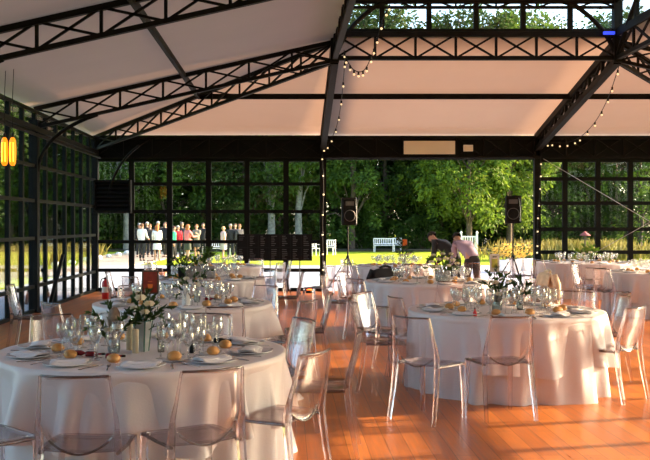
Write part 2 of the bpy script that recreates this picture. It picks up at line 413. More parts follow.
for xg, w_ in ((XP,'shaded'),(XQ,'sunny')):
    for k in range(1, 5):
        truss((xg,YS[k],ZT+.05),(xg,YS[k+1],ZT+.05),(xg,YS[k],4.60),(xg,YS[k+1],4.60), 7, 'lantern_girder', 'black crossed lattice girder along the %s lantern edge' % w_, .09, .035)
ym = 18.85; zm = (ZE+ZT)/2-.09
def bar(name, a, c, w, h, label): struct(name, MB().beam(a, c, w, h), M['steel'], label)
hm = ((XL+XP)/2, (16.3+YB)/2); hq = ((XR+XQ)/2, (16.3+YB)/2)
bar('purlin', (hm[0],ym,zm), (hq[0],ym,zm), .07, .11, 'black purlin across the membrane above the doorway')
bar('purlin', (hm[0],ym,zm), (hm[0],-5,zm), .06, .10, 'black purlin along the shaded membrane slope')
bar('purlin', (hq[0],ym,zm), (hq[0],-5,zm), .06, .10, 'black purlin along the sunny membrane slope')
for xg, w_ in ((XP,'shaded'),(XQ,'sunny')):
    bar('lantern_beam', (xg,16.3,5.70), (xg,-5,5.70), .10, .16, 'black beam over the %s lantern windows' % w_)
bar('lantern_beam', (XP,16.3,5.70), (XQ,16.3,5.70), .12, .20, 'black beam over the lantern end window')

# back posts, lintels
for xp, lab in ((XP,'beside the black board'),(XQ,'beside the far tripod speaker'),(XL,'at the louvred corner'),(XR,'at the braced glass corner')):
    p = thing('steel_post', 'black steel post of the end wall '+lab, None, (xp,YB,0), 0, None, 'structure')
    part('shaft', MB().box((0,0,zt0/2), (.15,.15,zt0)), M['steel'], p)
    part('base_plate', MB().box((0,0,.008), (.28,.28,.016)), M['steel'], p)
    if xp == XL: part('knee_brace', MB().tube(arc((.3,-.02,1.9),(.35,-.3,2.9),(1.2,-.9,3.4)), .03, 6), M['steel'], p)
for k, (xa, xb) in enumerate(((XL,XP),(XP,XQ),(XQ,XR))):
    lab = ['over the louvred bay','over the open doorway','over the braced glass bay'][k]
    struct('lintel_fascia', MB().box(((xa+xb)/2, YB+.04, 3.42), (xb-xa-.15, .05, .56)), M['frame'], 'dark fascia '+lab)
    truss((xa,YB-.10,3.66),(xb,YB-.10,3.66),(xa,YB-.10,3.20),(xb,YB-.10,3.20), 8, 'lintel_girder', 'black lattice lintel girder '+lab, .075, .028)
for xw, lab in ((XL,'dark glass'),(XR,'sunny')):
    struct('wall_rail', MB().box((xw+(.09 if xw<0 else -.09), 8.1, 3.30), (.06, 26.6, .09)), M['steel'], 'black upper rail along the %s wall' % lab)
    struct('wall_rail', MB().tube([(xw+(.14 if xw<0 else -.14), -5.1, 3.18),(xw+(.14 if xw<0 else -.14), 21.4, 3.18)], .03, 8), M['steel'], 'black round pipe along the %s wall' % lab)

# glazing: one window per light strip
WN = [0]
def window(p0, p1, zs, dep=.07, stile=.055, rail=.05, label=None):
    """vertical strip of panes between two stiles, with rails at heights zs"""
    WN[0] += 1
    p0 = Vector((*p0, 0)); p1 = Vector((*p1, 0)); c = (p0+p1)/2; a = p0-c; e = p1-c
    r = thing('window_%d' % WN[0], label, None, c, 0, None, 'structure')
    d = (e-a).normalized(); rz = math.atan2(d.y, d.x); L = (e-a).length
    g = MB()
    for q in (a+d*stile/4, e-d*stile/4): g.box((q.x, q.y, (zs[0]+zs[-1])/2), (stile/2, dep, zs[-1]-zs[0]), rz)
    for i, z in enumerate(zs):
        g.box((0,0,z+(rail/2 if i == 0 else -rail/2 if i == len(zs)-1 else 0)), (L-stile, dep, rail), rz)
    part('window_frame', g, M['frame'], r)
    part('pane', MB().box((0,0,(zs[0]+zs[-1])/2), (L-stile, .008, zs[-1]-zs[0]-.02), rz), M['glass'], r)
    return r
ZB = [.0,.5,1.18,1.90,2.56,3.17]
PX = [95,131.5,169.5,208.5,247,286,323]
for i in range(6):
    xa, xb = (PX[i]-CX)*YB/F, (PX[i+1]-CX)*YB/F
    window((xa,YB+.02),(xb,YB+.02), ZB, stile=.13, rail=.08, label='glazed strip of the end wall between louvre and doorway')
PX = [537,565,598,630.5,663,697,731,765]
for i in range(7):
    xa, xb = (PX[i]-CX)*YB/F, (PX[i+1]-CX)*YB/F
    window((xa,YB+.02),(xb,YB+.02), [0,.93,1.48,2.1,2.68,3.17], stile=.12, rail=.09, label='glazed strip of the braced end wall')
for k in range(5):
    for i in range(7 if k else 7):
        ya, yb = YS[k]+(YS[k+1]-YS[k])*i/7, YS[k]+(YS[k+1]-YS[k])*(i+1)/7
        window((XL,ya),(XL,yb), [0,.47,1.34,2.02,2.65,3.25,3.66], stile=.09, rail=.06, label='glazed strip of the dark glass wall')
        window((XR,yb),(XR,ya), [0,.47,2.02,3.25,3.66], stile=.07, rail=.05, label='glazed strip of the sunny wall')
for i in range(6):
    xa, xb = XP+(XQ-XP)*i/6, XP+(XQ-XP)*(i+1)/6
    window((xa,16.3),(xb,16.3), [5.08,5.64], stile=.09, rail=.05, label='pane strip of the lantern end window')
for k in range(1, 5):
    for i in range(6):
        ya, yb = YS[k]+(YS[k+1]-YS[k])*i/6, YS[k]+(YS[k+1]-YS[k])*(i+1)/6
        for xg in (XP, XQ): window((xg,ya),(xg,yb), [5.08,5.64], stile=.08, rail=.05, label='pane strip along the side of the roof lantern')
# diagonal steel in the dark glass wall and bracing cables
for ya, yb in ((16.35,17.9),(17.9,16.35)):
    bar('wall_brace', (XL-.16,ya,.15), (XL-.16,yb,2.0), .05, .05, 'black diagonal brace behind the dark glass wall')
bar('wall_brace', (XL+.10,17.05,.12), (XL+.10,18.0,.98), .06, .06, 'black diagonal strut low on the dark glass wall')
for a_, c_, w_ in (((XQ+.1,YB-.18,3.15),(XR-.1,YB-.18,.05),'falling'), ((XR-.1,YB-.18,3.15),(XQ+.1,YB-.18,.25),'rising')):
    struct('bracing_cable', MB().tube([a_, c_], .007, 6), M['silver'], 'thin steel bracing cable %s across the end wall panes' % w_)

b = MB(); b.box(((XL+XR)/2, -5.3, 1.85), (XR-XL, .10, 3.7)); b.box(((XP+XQ)/2, -5.3, 4.4), (XQ-XP, .10, 1.6)); struct('blocker_wall_front', b, M['panel'], 'added dark wall behind the photographer, cutting light from the front')  # unseen wall, added to cut light entering from the open front
for xa, xb in ((XL,XP),(XR,XQ)):
    b = MB(); b.add([(xa,-5.35,3.7),(xb,-5.35,3.7),(xb,-5.35,5.0),(xa,-5.25,3.7),(xb,-5.25,3.7),(xb,-5.25,5.0)], [(0,1,2),(5,4,3),(0,3,4,1),(1,4,5,2),(2,5,3,0)]); struct('blocker_gable_front', b, M['panel'], 'added dark gable over the light-cutting wall behind the photographer')  # gable pieces completing the added light blocker
# louvre box on the end wall
c = at(112.5, 197, 21.3)
r = thing('louvre_unit', 'black slatted louvre box high in the dark corner', 'vent', (c.x, 21.3, c.z-.38))
w, h = .84, .78
g = MB()
for x_ in (-w/2, w/2): g.box((x_,0,h/2), (.05,.22,h))
for z_ in (0.025, h-.025): g.box((0,0,z_), (w,.22,.05))
part('casing', g, M['steel'], r)
part('back_panel', MB().box((0,.09,h/2), (w-.05,.02,h-.06)), M['frame'], r)
for i in range(7):
    part('slat', MB().box((0,-.04,.09+i*.1), (w-.06,.10,.012), 0, .6), M['grille'], r)
# white panel and emergency light on the lintel
c = at(429.5, 147.5, 21.25)
r = thing('projection_panel', 'long cream blank panel fixed on the doorway lintel', 'panel', (c.x, 21.27, c.z))
part('board', MB().box((0,0,0), (51*21.3/900,.03,.31)), M['card'], r)
part('rim', MB().box((0,.02,0), (51*21.3/900+.03,.015,.34)), M['frame'], r)
c = at(468.5, 148, 21.25)
r = thing('emergency_light', 'small white emergency light on the doorway lintel', 'light', (c.x, 21.27, c.z))
part('housing', MB().box((0,.02,0), (.22,.05,.15)), M['white'], r)
part('diffuser', MB().box((0,-.015,-.01), (.19,.03,.10)), M['card'], r)
# ------------------------------------------------------------------ tables
TABLES = {}   # key: (x, y, radius, phrase, aisle side sign or 0)
def tdef(key, x, y, r, phrase, sides): TABLES[key] = dict(x=x, y=y, r=r, ph=phrase, sides=sides)
#                                          sides: names of the (-x, +x) flanks
tdef('L1', -.95, 5.97, .93, 'teal-rimmed vase table', ('glass-wall','aisle'))
tdef('L2', -1.10, 9.60, .93, 'white bottle table', ('glass-wall','aisle'))
tdef('L3', -1.26, 14.0, .92, 'stone planter table', ('glass-wall','aisle'))
tdef('L4', -1.40, 18.3, .92, 'table by the black board', ('glass-wall','aisle'))
tdef('R1', 2.14, 8.80, .92, 'yellow card table', ('aisle','sunny'))
tdef('R2', 2.14, 13.3, .96, 'broad bouquet table', ('aisle','sunny'))
tdef('R3', 2.25, 18.3, .88, 'orange card table', ('aisle','sunny'))
tdef('R4', 6.68, 20.05, 1.05, 'bracing cable table', ('doorway','sunny'))
tdef('R5', 6.66, 15.9, .95, 'table at the picture edge', ('aisle','sunny'))

def cloth(name, R, drop, folds, amp, flare, seed, m, ztop, label, cat, group, loc, hem=0.0):
    rnd = random.Random(seed); NA = 300; NZ = 16
    ph = [rnd.uniform(0, 2*PI) for _ in range(6)]
    ridges = []; a_ = rnd.uniform(0, 1)
    while a_ < 2*PI+.6:
        ridges.append((a_, rnd.uniform(.045,.105), rnd.uniform(.45,1.3), rnd.uniform(0,.14), rnd.uniform(-.07,.07))); a_ += rnd.uniform(.55,1.45)*2*PI/folds
    g = MB(); vs = []; fs = []; rings = []
    for rr in (.0, .5, .9, .985): rings.append([(R*rr*math.cos(2*PI*a/NA), R*rr*math.sin(2*PI*a/NA), ztop) for a in range(NA)])
    for j in range(NZ+1):
        t = j/NZ; ring = []
        for a in range(NA):
            th = 2*PI*a/NA; s = 0
            for th0, w, A, t0, sk in ridges:
                d_ = (th-th0-sk*t+PI) % (2*PI) - PI
                e = max(0, t-t0); w_ = w*(1+.5*t)
                if abs(d_) < 3*w_: s += A*math.exp(-(d_/w_)**2)*e**.8
            r = R + .006 + flare*t + amp*(s*1.35 - .95*max(0,t-.05)**.8 + .25*t*math.sin(5*th+ph[0])) + .006*t*math.sin(23*th+ph[1]+3*t)
            d = drop*t*(1 + hem*(.5*math.sin(4*th+ph[4]) + .35*math.sin(7*th+ph[2])))
            z = ztop - .012*min(1, t*14) - d
            ring.append((r*math.cos(th), r*math.sin(th), z))
        rings.append(ring)
    for ring in rings: vs += ring
    L = len(rings)
    for i in range(L-1):
        for a in range(NA): fs.append((i*NA+a, (i+1)*NA+a, (i+1)*NA+(a+1)%NA, i*NA+(a+1)%NA))
    g.add(vs, fs, True)
    o = g.build(name, m); o.location = loc
    return tag(o, label, cat, group)

for i, (k, T) in enumerate(TABLES.items()):
    x, y, R = T['x'], T['y'], T['r']
    t = thing('round_table', 'round folding table under floor-length white cloths, the '+T['ph'], 'table', (x,y,0), 0, 'round dining tables')
    part('tabletop', MB().lathe([(0,.715),(R-.02,.715),(R-.01,.725),(R-.01,.735),(R-.02,.74),(0,.74)], n=48), M['white'], t)
    for a in range(4):
        th = PI/4+a*PI/2
        part('leg', MB().tube([(R*.55*math.cos(th),R*.55*math.sin(th),.715),(R*.62*math.cos(th),R*.62*math.sin(th),.0)], .016, 8), M['silver'], t)
    cloth('tablecloth', R, .735, 26+i%3, .07, .008, 11+i, M['cloth'], .744, 'floor-length white tablecloth, lower layer on the '+T['ph'], 'tablecloth', 'floor-length white tablecloths', (x,y,0), .012)
    cloth('table_overlay', R+.012, .47 if k[0] == 'R' else .44, 20+i%3, .118, .014, 31+i, M['overlay'], .751, 'white overlay cloth hanging in folds to knee height on the '+T['ph'], 'tablecloth', 'white overlay cloths', (x,y,0), .10)
ZTAB = .752

# ------------------------------------------------------------------ chair
ch = thing('ghost_chair', 'x', 'chair')
def seat_fn(u, v):
    x = (u-.5)*2; y = (v-.5)*2
    e = 1-.10*abs(x)**4-(.0)
    yy = y*.205*(1-.10*abs(x)**3); xx = x*(.205-.012*y)*(1-.06*abs(y)**4)
    return (xx, yy+.005, .455-.018*(1-x*x)*(1-y*y*.6)-.012*max(0,y)**3+.004)
g = MB(); g.sheet(lambda u, v: seat_fn(u, 1-v), 12, 12, .012); part('seat', g, M['chair_seat'], ch)
g = MB()
rim = [seat_fn(u, 1) for u in [i/8 for i in range(9)]]
g.tube([(-.195,.195,.44)]+[(p[0]*.96,p[1]-.004,p[2]-.008) for p in rim[1:-1]]+[(.195,.195,.44)], .010, 6)
for s_ in (-1, 1): g.tube([(s_*.198,.19,.445),(s_*.200,0,.446),(s_*.193,-.19,.45)], .010, 6)
part('seat_rim', g, M['chair_edge'], ch)
def back_fn(u, v):
    x = (u-.5)*2; z = v
    half = (.150+.045*min(1, v*3.2)**.6) - .028*max(0, v-.3)/.7      # rounded foot, narrower top
    zz = .445+.40*v + .065*(x*x)*(1-min(1, v*2.2))
    yy = -.195-.075*v+.0-.038*(1-x*x)*(.35+.65*min(1, v*2))
    return (x*half, yy, zz)
g = MB(); g.sheet(back_fn, 12, 12, .010); part('backrest', g, M['chair'], ch)
g = MB(); g.tube([back_fn(i/10, 1) for i in range(11)], .0065, 6); part('top_rail', g, M['chair_edge'], ch, 'smoky dark top edge')
g = MB(); g.tube([back_fn(i/12, 0) for i in range(13)], .006, 6); part('lower_rim', g, M['chair_edge'], ch, 'smoky dark curved lower edge')
for s_ in (-1, 1):
    u = 0 if s_ < 0 else 1
    p = [Vector((s_*.212,-.275,.0)), Vector((s_*.205,-.225,.25)), Vector((s_*.198,-.200,.45)), Vector((s_*.196,-.203,.52))]
    p += [Vector(back_fn(u, v))+Vector((s_*.004,0,0)) for v in (.35,.6,.85,1)]
    part('leg', MB().tube(p, [.018,.022,.0255,.023,.016,.0115,.0095,.008], 4), M['chair_solid'], ch)
    part('leg', MB().tube([(s_*.200,.205,.0),(s_*.198,.196,.25),(s_*.190,.185,.452)], [.018,.022,.025], 4), M['chair_solid'], ch)
CH = Kind(ch, 'clear chairs around the dining tables')
def clear_of_tables(x, y):
    # a seat never stands inside a tablecloth: shift it straight out from the table it is drawn up to
    for T in TABLES.values():
        dx, dy = x-T['x'], y-T['y']; d = math.hypot(dx, dy); need = T['r']+.30
        if .2 < d < need: x, y = T['x']+dx*need/d, T['y']+dy*need/d
    return x, y
def chair_px(px, py, rot, label, tucked=0):
    """chair whose back top centre is seen at (px,py); rot = way it is turned (0 faces away from the camera)"""
    Y = (CAMZ-.845)*F/(py-CY); X = (px-CX)*Y/F; a = math.radians(rot)
    off = Vector((-math.sin(a), math.cos(a)))*.30
    x, y = (X+off.x*tucked, Y+off.y*tucked) if tucked else clear_of_tables(X+off.x, Y+off.y); return CH.put((x, y, 0), a, label)
def chair_at(x, y, rot, label):
    x, y = clear_of_tables(x, y); return CH.put((x, y, 0), math.radians(rot), label)
# the teal-rimmed vase table
chair_px(73, 377, -2, 'clear plastic chair with its back to the camera before the teal-rimmed vase table, wall end')
chair_px(215, 370, 30, 'clear plastic chair turned to the teal-rimmed vase table, its slanted back before the bread roll')
chair_px(313, 352, 58, 'clear plastic chair at the teal-rimmed vase table corner, its tall backrest over bright floor', .85)
chair_px(344, 331, 84, 'clear plastic chair edge-on at the aisle side of the teal-rimmed vase table')
chair_px(307, 319, 118, 'clear plastic chair behind the edge-on one at the teal-rimmed vase table')
chair_px(207, 316, 160, 'clear plastic chair behind the teal-rimmed vase table, backed onto the white bottle table')
chair_at(-1.60, 4.80, -44, 'clear plastic chair cut by the picture edge at the teal-rimmed vase table')
chair_at(-2.28, 5.8, -86, 'clear plastic chair on the glass-wall side of the teal-rimmed vase table')
chair_at(-1.75, 7.1, -145, 'clear plastic chair behind the teal-rimmed vase table toward the glass wall')
chair_px(8, 285, -88, 'lone clear plastic chair by the dark glass wall facing the hall')
# the white bottle table
for a, q, lab in ((-46,1.3,'clear plastic chair beside the dark glass wall at the white bottle table'),(92,1.3,'clear plastic chair on the aisle side of the white bottle table'),(57,1.3,'clear plastic chair at the front aisle corner of the white bottle table'),
    (146,1.26,'clear plastic chair behind the white bottle table toward the aisle'),(182,1.26,'clear plastic chair directly behind the white bottle table'),(-150,1.27,'clear plastic chair behind the white bottle table near the fire extinguisher'),(20,1.34,'clear plastic chair in front of the white bottle table near the aisle')):
    T = TABLES['L2']; th = math.radians(a); chair_at(T['x']+q*math.sin(th), T['y']-q*math.cos(th), a, lab)
# the stone planter table and the table by the board
for a, lab in ((40,'front aisle corner'),(90,'aisle side'),(140,'rear aisle corner'),(-40,'front wall corner'),(-90,'glass-wall side'),(-140,'rear wall corner'),(5,'front')):
    T = TABLES['L3']; th = math.radians(a); q = 1.24
    chair_at(T['x']+q*math.sin(th), T['y']-q*math.cos(th), a, 'clear plastic chair at the %s of the stone planter table' % lab)
for a, lab in ((60,'front aisle corner'),(100,'aisle side'),(-60,'front wall corner'),(-110,'glass-wall side'),(150,'rear')):
    T = TABLES['L4']; th = math.radians(a); q = 1.24
    chair_at(T['x']+q*math.sin(th), T['y']-q*math.cos(th), a, 'clear plastic chair at the %s of the table by the black board' % lab)
# the yellow card table
chair_px(409, 317.5, -42, 'clear plastic chair turned three-quarters on the aisle corner of the yellow card table')
chair_px(513, 317, 10, 'clear plastic chair with its back to the camera before the yellow card table')
chair_px(631, 307, 40, 'clear plastic chair turned side-on at the sunny front corner of the yellow card table', .75)
chair_px(626, 296, 88, 'clear plastic chair at the sunny side of the yellow card table')
chair_px(399, 297, -72, 'clear plastic chair shining at the aisle side of the yellow card table', .75)
chair_px(362, 301, -84, 'clear plastic chair pulled out into the aisle beside the yellow card table')
chair_at(1.05, 9.62, -128, 'clear plastic chair at the rear aisle corner of the yellow card table')
chair_at(3.05, 9.72, 140, 'clear plastic chair at the rear sunny corner of the yellow card table')
chair_at(2.1, 10.05, 180, 'clear plastic chair directly behind the yellow card table')
# the broad bouquet table
for a, q, lab in ((-88,1.34,'aisle side'),(-50,1.3,'front aisle corner'),(-128,1.3,'rear aisle corner'),(0,1.34,'front'),(50,1.3,'front sunny corner'),(-162,1.28,'back, under the black jacket'),(128,1.3,'back sunny corner'),(96,1.46,'sunny side, under the cream jacket')):
    T = TABLES['R2']; th = math.radians(a)
    T.setdefault('ch', {})[a] = chair_at(T['x']+q*math.sin(th), T['y']-q*math.cos(th), a, 'clear plastic chair at the %s of the broad bouquet table' % lab)
# the orange card table
for a, lab in ((-90,'aisle side'),(-45,'front aisle corner'),(5,'front'),(-140,'rear aisle corner'),(165,'rear')):
    T = TABLES['R3']; th = math.radians(a); q = 1.2
    chair_at(T['x']+q*math.sin(th), T['y']-q*math.cos(th), a, 'clear plastic chair at the %s of the orange card table' % lab)
chair_at(3.55, 17.75, 12, 'clear plastic chair behind the person in the lilac shirt')
# the tables on the sunny side
for a, lab in ((-55,'front doorway corner'),(-15,'front'),(25,'front sunny side'),(-95,'doorway side')):
    T = TABLES['R4']; th = math.radians(a); q = 1.38
    chair_at(T['x']+q*math.sin(th), T['y']-q*math.cos(th), a, 'clear plastic chair at the %s of the bracing cable table' % lab)
for a, q, lab in ((-92,1.28,'aisle side'),(-60,1.3,'front aisle corner'),(-125,1.3,'rear aisle corner'),(-20,1.3,'front'),(165,1.3,'back')):
    T = TABLES['R5']; th = math.radians(a)
    chair_at(T['x']+q*math.sin(th), T['y']-q*math.cos(th), a, 'clear plastic chair at the %s of the table at the picture edge' % lab)
chair_px(516, 258, 150, 'clear plastic chair glowing in sun below the far tripod speaker')
chair_px(597, 268, -30, 'clear plastic chair brightly sunlit between the two sunny tables')
chair_px(333, 266, 60, 'clear plastic chair standing alone in the aisle by the doorway post')

# ------------------------------------------------------------------ tableware
def wine_prof(h, rb, rt, stem, base=.032, t=.0016, b0=0.0):
    hb = h-stem
    o = [(0.0001,0),(base,0.0005),(base,.003),(.006,.008),(.0042,stem*.5),(.0048,stem*.93)]
    for i in range(1, 8):
        u = i/7; o.append(((rb*math.sin(min(1,u*1.55)*PI/2))*(1-max(0,u-.5)*2*(1-rt/rb)), stem+hb*u))
    inn = [(max(.0005,r-t), z) for r, z in o[:5:-1]]
    return o + inn + [(.0005, stem+.006)]
PLATE = Kind(tag(MB().lathe([(0,.0),(.09,.0),(.10,.003),(.142,.014),(.145,.017),(.140,.0175),(.10,.008),(.085,.006),(0,.006)], n=32).build('dinner_plate', M['china']), 'x', 'plate'), None)
gnap = MB()
def napfn(k):
    def fn(u, v):
        x = (u-.5)*.21; y = (v-.5)*(.13-.02*k)
        return (x+.008*k, y+.004*math.sin(9*u+k)+(k-1)*.010, .006+.005*k+.007*math.sin(PI*v)*(1+.5*math.sin(7*u+2*k))+.012*(u-.5)**2*4)
    return fn
for k in range(3): gnap.sheet(napfn(k), 10, 6, .004)
NAP = Kind(tag(gnap.build('napkin', M['napkin']), 'x', 'napkin'), None)
rl = thing('bread_roll', 'x', 'bread')
g = MB(); g.lathe([(0.0005,.0),(.030,.001),(.041,.012),(.043,.022),(.038,.036),(.026,.047),(.012,.052),(.0005,.053)], n=18, fn=lambda t, z: 1+.05*math.sin(3*t)+.03*math.sin(5*t+1)); part('crust', g, M['bread'], rl)
ROLL = Kind(rl, None)
SIDE = Kind(tag(MB().lathe([(0,0),(.05,0),(.055,.002),(.078,.009),(.08,.011),(.076,.0115),(.05,.005),(0,.005)], n=24).build('side_plate', M['china']), 'x', 'plate'), None)
def cut_fork():
    g = MB(); g.sheet(lambda u, v: ((u-.5)*.010*(1-.4*math.sin(PI*v)), -.10+.13*v, .0035+.003*math.sin(PI*v)), 2, 6, .002)
    g.sheet(lambda u, v: ((u-.5)*.022*(.5+.5*min(1,v*2)), .03+.03*v, .0035+.003*v), 2, 3, .002)
    for i in range(4): g.box((-.009+.006*i, .082, .006), (.003,.045,.002))
    return g
FORK = Kind(tag(cut_fork().build('fork', M['cutlery']), 'x', 'fork'), None)
kn = thing('table_knife', 'x', 'knife')
g = MB(); g.sheet(lambda u, v: ((u-.5)*.014*(1-.25*v), -.105+.09*v, .004), 2, 4, .003); part('handle', g, M['cutlery'], kn)
g = MB(); g.sheet(lambda u, v: (.005-(1-u)*.018*(1-.85*v**4), -.015+.125*v, .0035), 2, 8, .0015); part('blade', g, M['cutlery'], kn)
KNIFE = Kind(kn, None)
def glass_kind(name, prof, label, n=14):
    return Kind(tag(MB().lathe(prof, n=n).build(name, M['wine']), 'x', 'glass'), None)
WINE = glass_kind('wine_glass', wine_prof(.205, .041, .032, .095), 'x')
WATER = glass_kind('water_goblet', wine_prof(.175, .043, .037, .070), 'x')
RED = glass_kind('red_wine_glass', wine_prof(.225, .046, .034, .10), 'x')
FLUTE = glass_kind('champagne_flute', wine_prof(.225, .027, .022, .085), 'x')

def place_name(a, sides):
    """name of the place whose bearing is a degrees (0 toward the camera, + toward +x), 36 degree steps"""
    i = round(a/36)
    if i == 0: return 'frontmost'
    if abs(i) == 5: return 'rearmost'
    return ['first','second','third','fourth'][abs(i)-1]+' '+sides[1 if i > 0 else 0]+'-side'
def settle(k, detail):
    T = TABLES[k]; rnd = random.Random(ord(k[1])*13 + ord(k[0]))
    for i in range(-4, 6):
        a = i*36; nm = place_name(a, T['sides']); ph = 'at the %s place of the %s' % (nm, T['ph'])
        rot0 = {'L1': 8, 'R1': -8, 'L2': 12}.get(k, rnd.uniform(-14, 14)*0+5)
        th = math.radians(a+rot0); d = Vector((math.sin(th), -math.cos(th), 0)); tn = Vector((math.cos(th), math.sin(th), 0))
        c = Vector((T['x'], T['y'], ZTAB)); R = T['r']
        def P(rad, side): return c + d*(R-rad) + tn*side
        j = lambda s: rnd.uniform(-s, s)
        PLATE.put(P(.20, 0), th, 'dinner plate '+ph, group='dinner plates')
        NAP.put(P(.205, j(.01))+Vector((0,0,.002)), th+j(.5)+.3, 'folded napkin on plate '+ph, group='folded napkins')
        p = P(.40+j(.015), -.15+j(.02))
        if detail and i % 3: SIDE.put(p, th, 'small side plate '+ph, group='side plates'); p = p+Vector((0,0,.006))
        ROLL.put(p, j(3), 'bread roll '+ph, rnd.uniform(.95, 1.12), group='bread rolls')
        if detail:
            FORK.put(P(.19, -.185), th, 'steel fork '+ph, group='forks')
            KNIFE.put(P(.19, .185), th, 'steel knife '+ph, group='table knives')
        sh = .15 if (k == 'L1' and i == 0) else 0
        WINE.put(P(.41+j(.02), sh+.02+j(.015)), 0, 'slim wine glass '+ph, group='wine glasses')
        WATER.put(P(.47+j(.02), sh+.12+j(.015)), 0, 'rounded water goblet '+ph, group='water goblets')
        if detail: RED.put(P(.59+j(.015), sh+.055+j(.015)), 0, 'tall-bowled red wine glass '+ph, group='red wine glasses')
        FLUTE.put(P(.51+j(.02), sh-.02+j(.02)), 0, 'tall champagne flute '+ph, group='champagne flutes')
for k in TABLES: settle(k, k in ('L1','L2','R1'))

# ------------------------------------------------------------------ favours, candles, bottles
def favour(px, py, Y, col, label, lying=False, s=1):
    p = at(px, py, Y); r = thing('favour_bottle', label, 'bottle', (p.x, p.y, ZTAB), 0, 'little favour bottles')
    g = MB().lathe([(0,0),(.016,0),(.018,.004),(.018,.035),(.012,.044),(.007,.05),(.007,.062),(0,.062)], n=14)
    if lying:
        for q in range(len(g.v)): x, y, z = g.v[q]; g.v[q] = (z*1.6, y*1.5, x+.019)
    part('bottle_body', g, col, r)
    g = MB().lathe([(0,.062),(.008,.062),(.008,.075),(0,.075)], n=12)
    if lying:
        for q in range(len(g.v)): x, y, z = g.v[q]; g.v[q] = (z*1.6, y*1.5, x+.019)
    part('cap', g, M['black'], r)
    return r
def on_table(px, py):  # where the tabletop is seen at this photo point
    Y = (CAMZ-ZTAB)*F/(py-CY); return at(px, py, Y)
for px, py, col, lab, ly in ((72,356,M['darkred'],'dark red favour bottle lying by a bread roll on the teal-rimmed vase table',True),(86,357,M['darkred'],'second dark red favour bottle lying beside the first one',True),
    (106,359,M['darkred'],'long dark red favour bottle lying across a plate rim by the candles',True),(192,353,M['black'],'small black favour bottle upright between two bread rolls',False),(214,343,M['black'],'small black favour bottle lying beyond the bread rolls',True),
    (475,316,M['red'],'small red favour bottle upright by a napkin on the yellow card table',False),(205,300.5,M['darkred'],'dark favour bottle lying by a roll on the white bottle table',True),(226,303,M['darkred'],'dark red favour bottle upright on the white bottle table',False),(520,305,M['black'],'black favour bottle on the yellow card table',True)):
    p = on_table(px, py); favour(px, py, p.y, col, lab, ly)
def candle(px, py, h, r, label):
    p = on_table(px, py); t = thing('pillar_candle', label, 'candle', p, 0, 'cream pillar candles')
    part('wax', MB().lathe([(0,0),(r,0),(r,h-.004),(r*.93,h),(r*.4,h-.006),(0,h-.007)], n=20), M['cream'], t)
    part('wick', MB().tube([(0,0,h-.007),(.001,0,h+.004),(.003,0,h+.012)], .0015, 5), M['black'], t)
candle(135.5, 353, .155, .021, 'slim cream pillar candle beside the teal-rimmed vase')
candle(129.5, 350, .185, .022, 'taller cream candle behind the slim one by the teal-rimmed vase')
p = on_table(186, 305)
t = thing('white_bottle', 'white wrapped bottle standing among greenery', 'bottle', p)
part('body', MB().lathe([(0,0),(.038,0),(.04,.006),(.04,.13),(.03,.16),(.016,.185),(.015,.2)], n=18), M['white'], t)
part('cap', MB().lathe([(.015,.2),(.017,.2),(.017,.215),(0,.215)], n=14), M['cream'], t)

# ------------------------------------------------------------------ centrepieces
def vase(name, label, p, prof, m, rim=None, group='glass vases'):
    t = thing(name, label, 'vase', p, 0, group)
    inn = [(max(.001, r-.004), z) for r, z in reversed(prof)]
    part('vase_body', MB().lathe(prof+inn[:-1]+[(.0005,.008)], n=20), m, t)
    if rim: part('rim', MB().tube([(prof[-1][0]*math.cos(2*PI*i/20), prof[-1][0]*math.sin(2*PI*i/20), prof[-1][1]) for i in range(21)], .0045, 6, False), rim, t)
    return t
def flower(g, gc, c, r, n=10, layers=4, up=(0,0,1)):
    c = Vector(c)
    for l in range(layers):
        for i in range(n-l*2):
            t = 2*PI*i/(n-l*2)+l*.4; el = .2+.36*l
            d = Vector((math.cos(t)*math.cos(el), math.sin(t)*math.cos(el), math.sin(el)))
            g.leaf(c, d, r*(1-.10*l), r*.85*(1-.12*l), Vector((-math.sin(t), math.cos(t), 0)), -.25)
    gc.ball(c+Vector((0,0,r*.35)), r*.2, 8, 5)
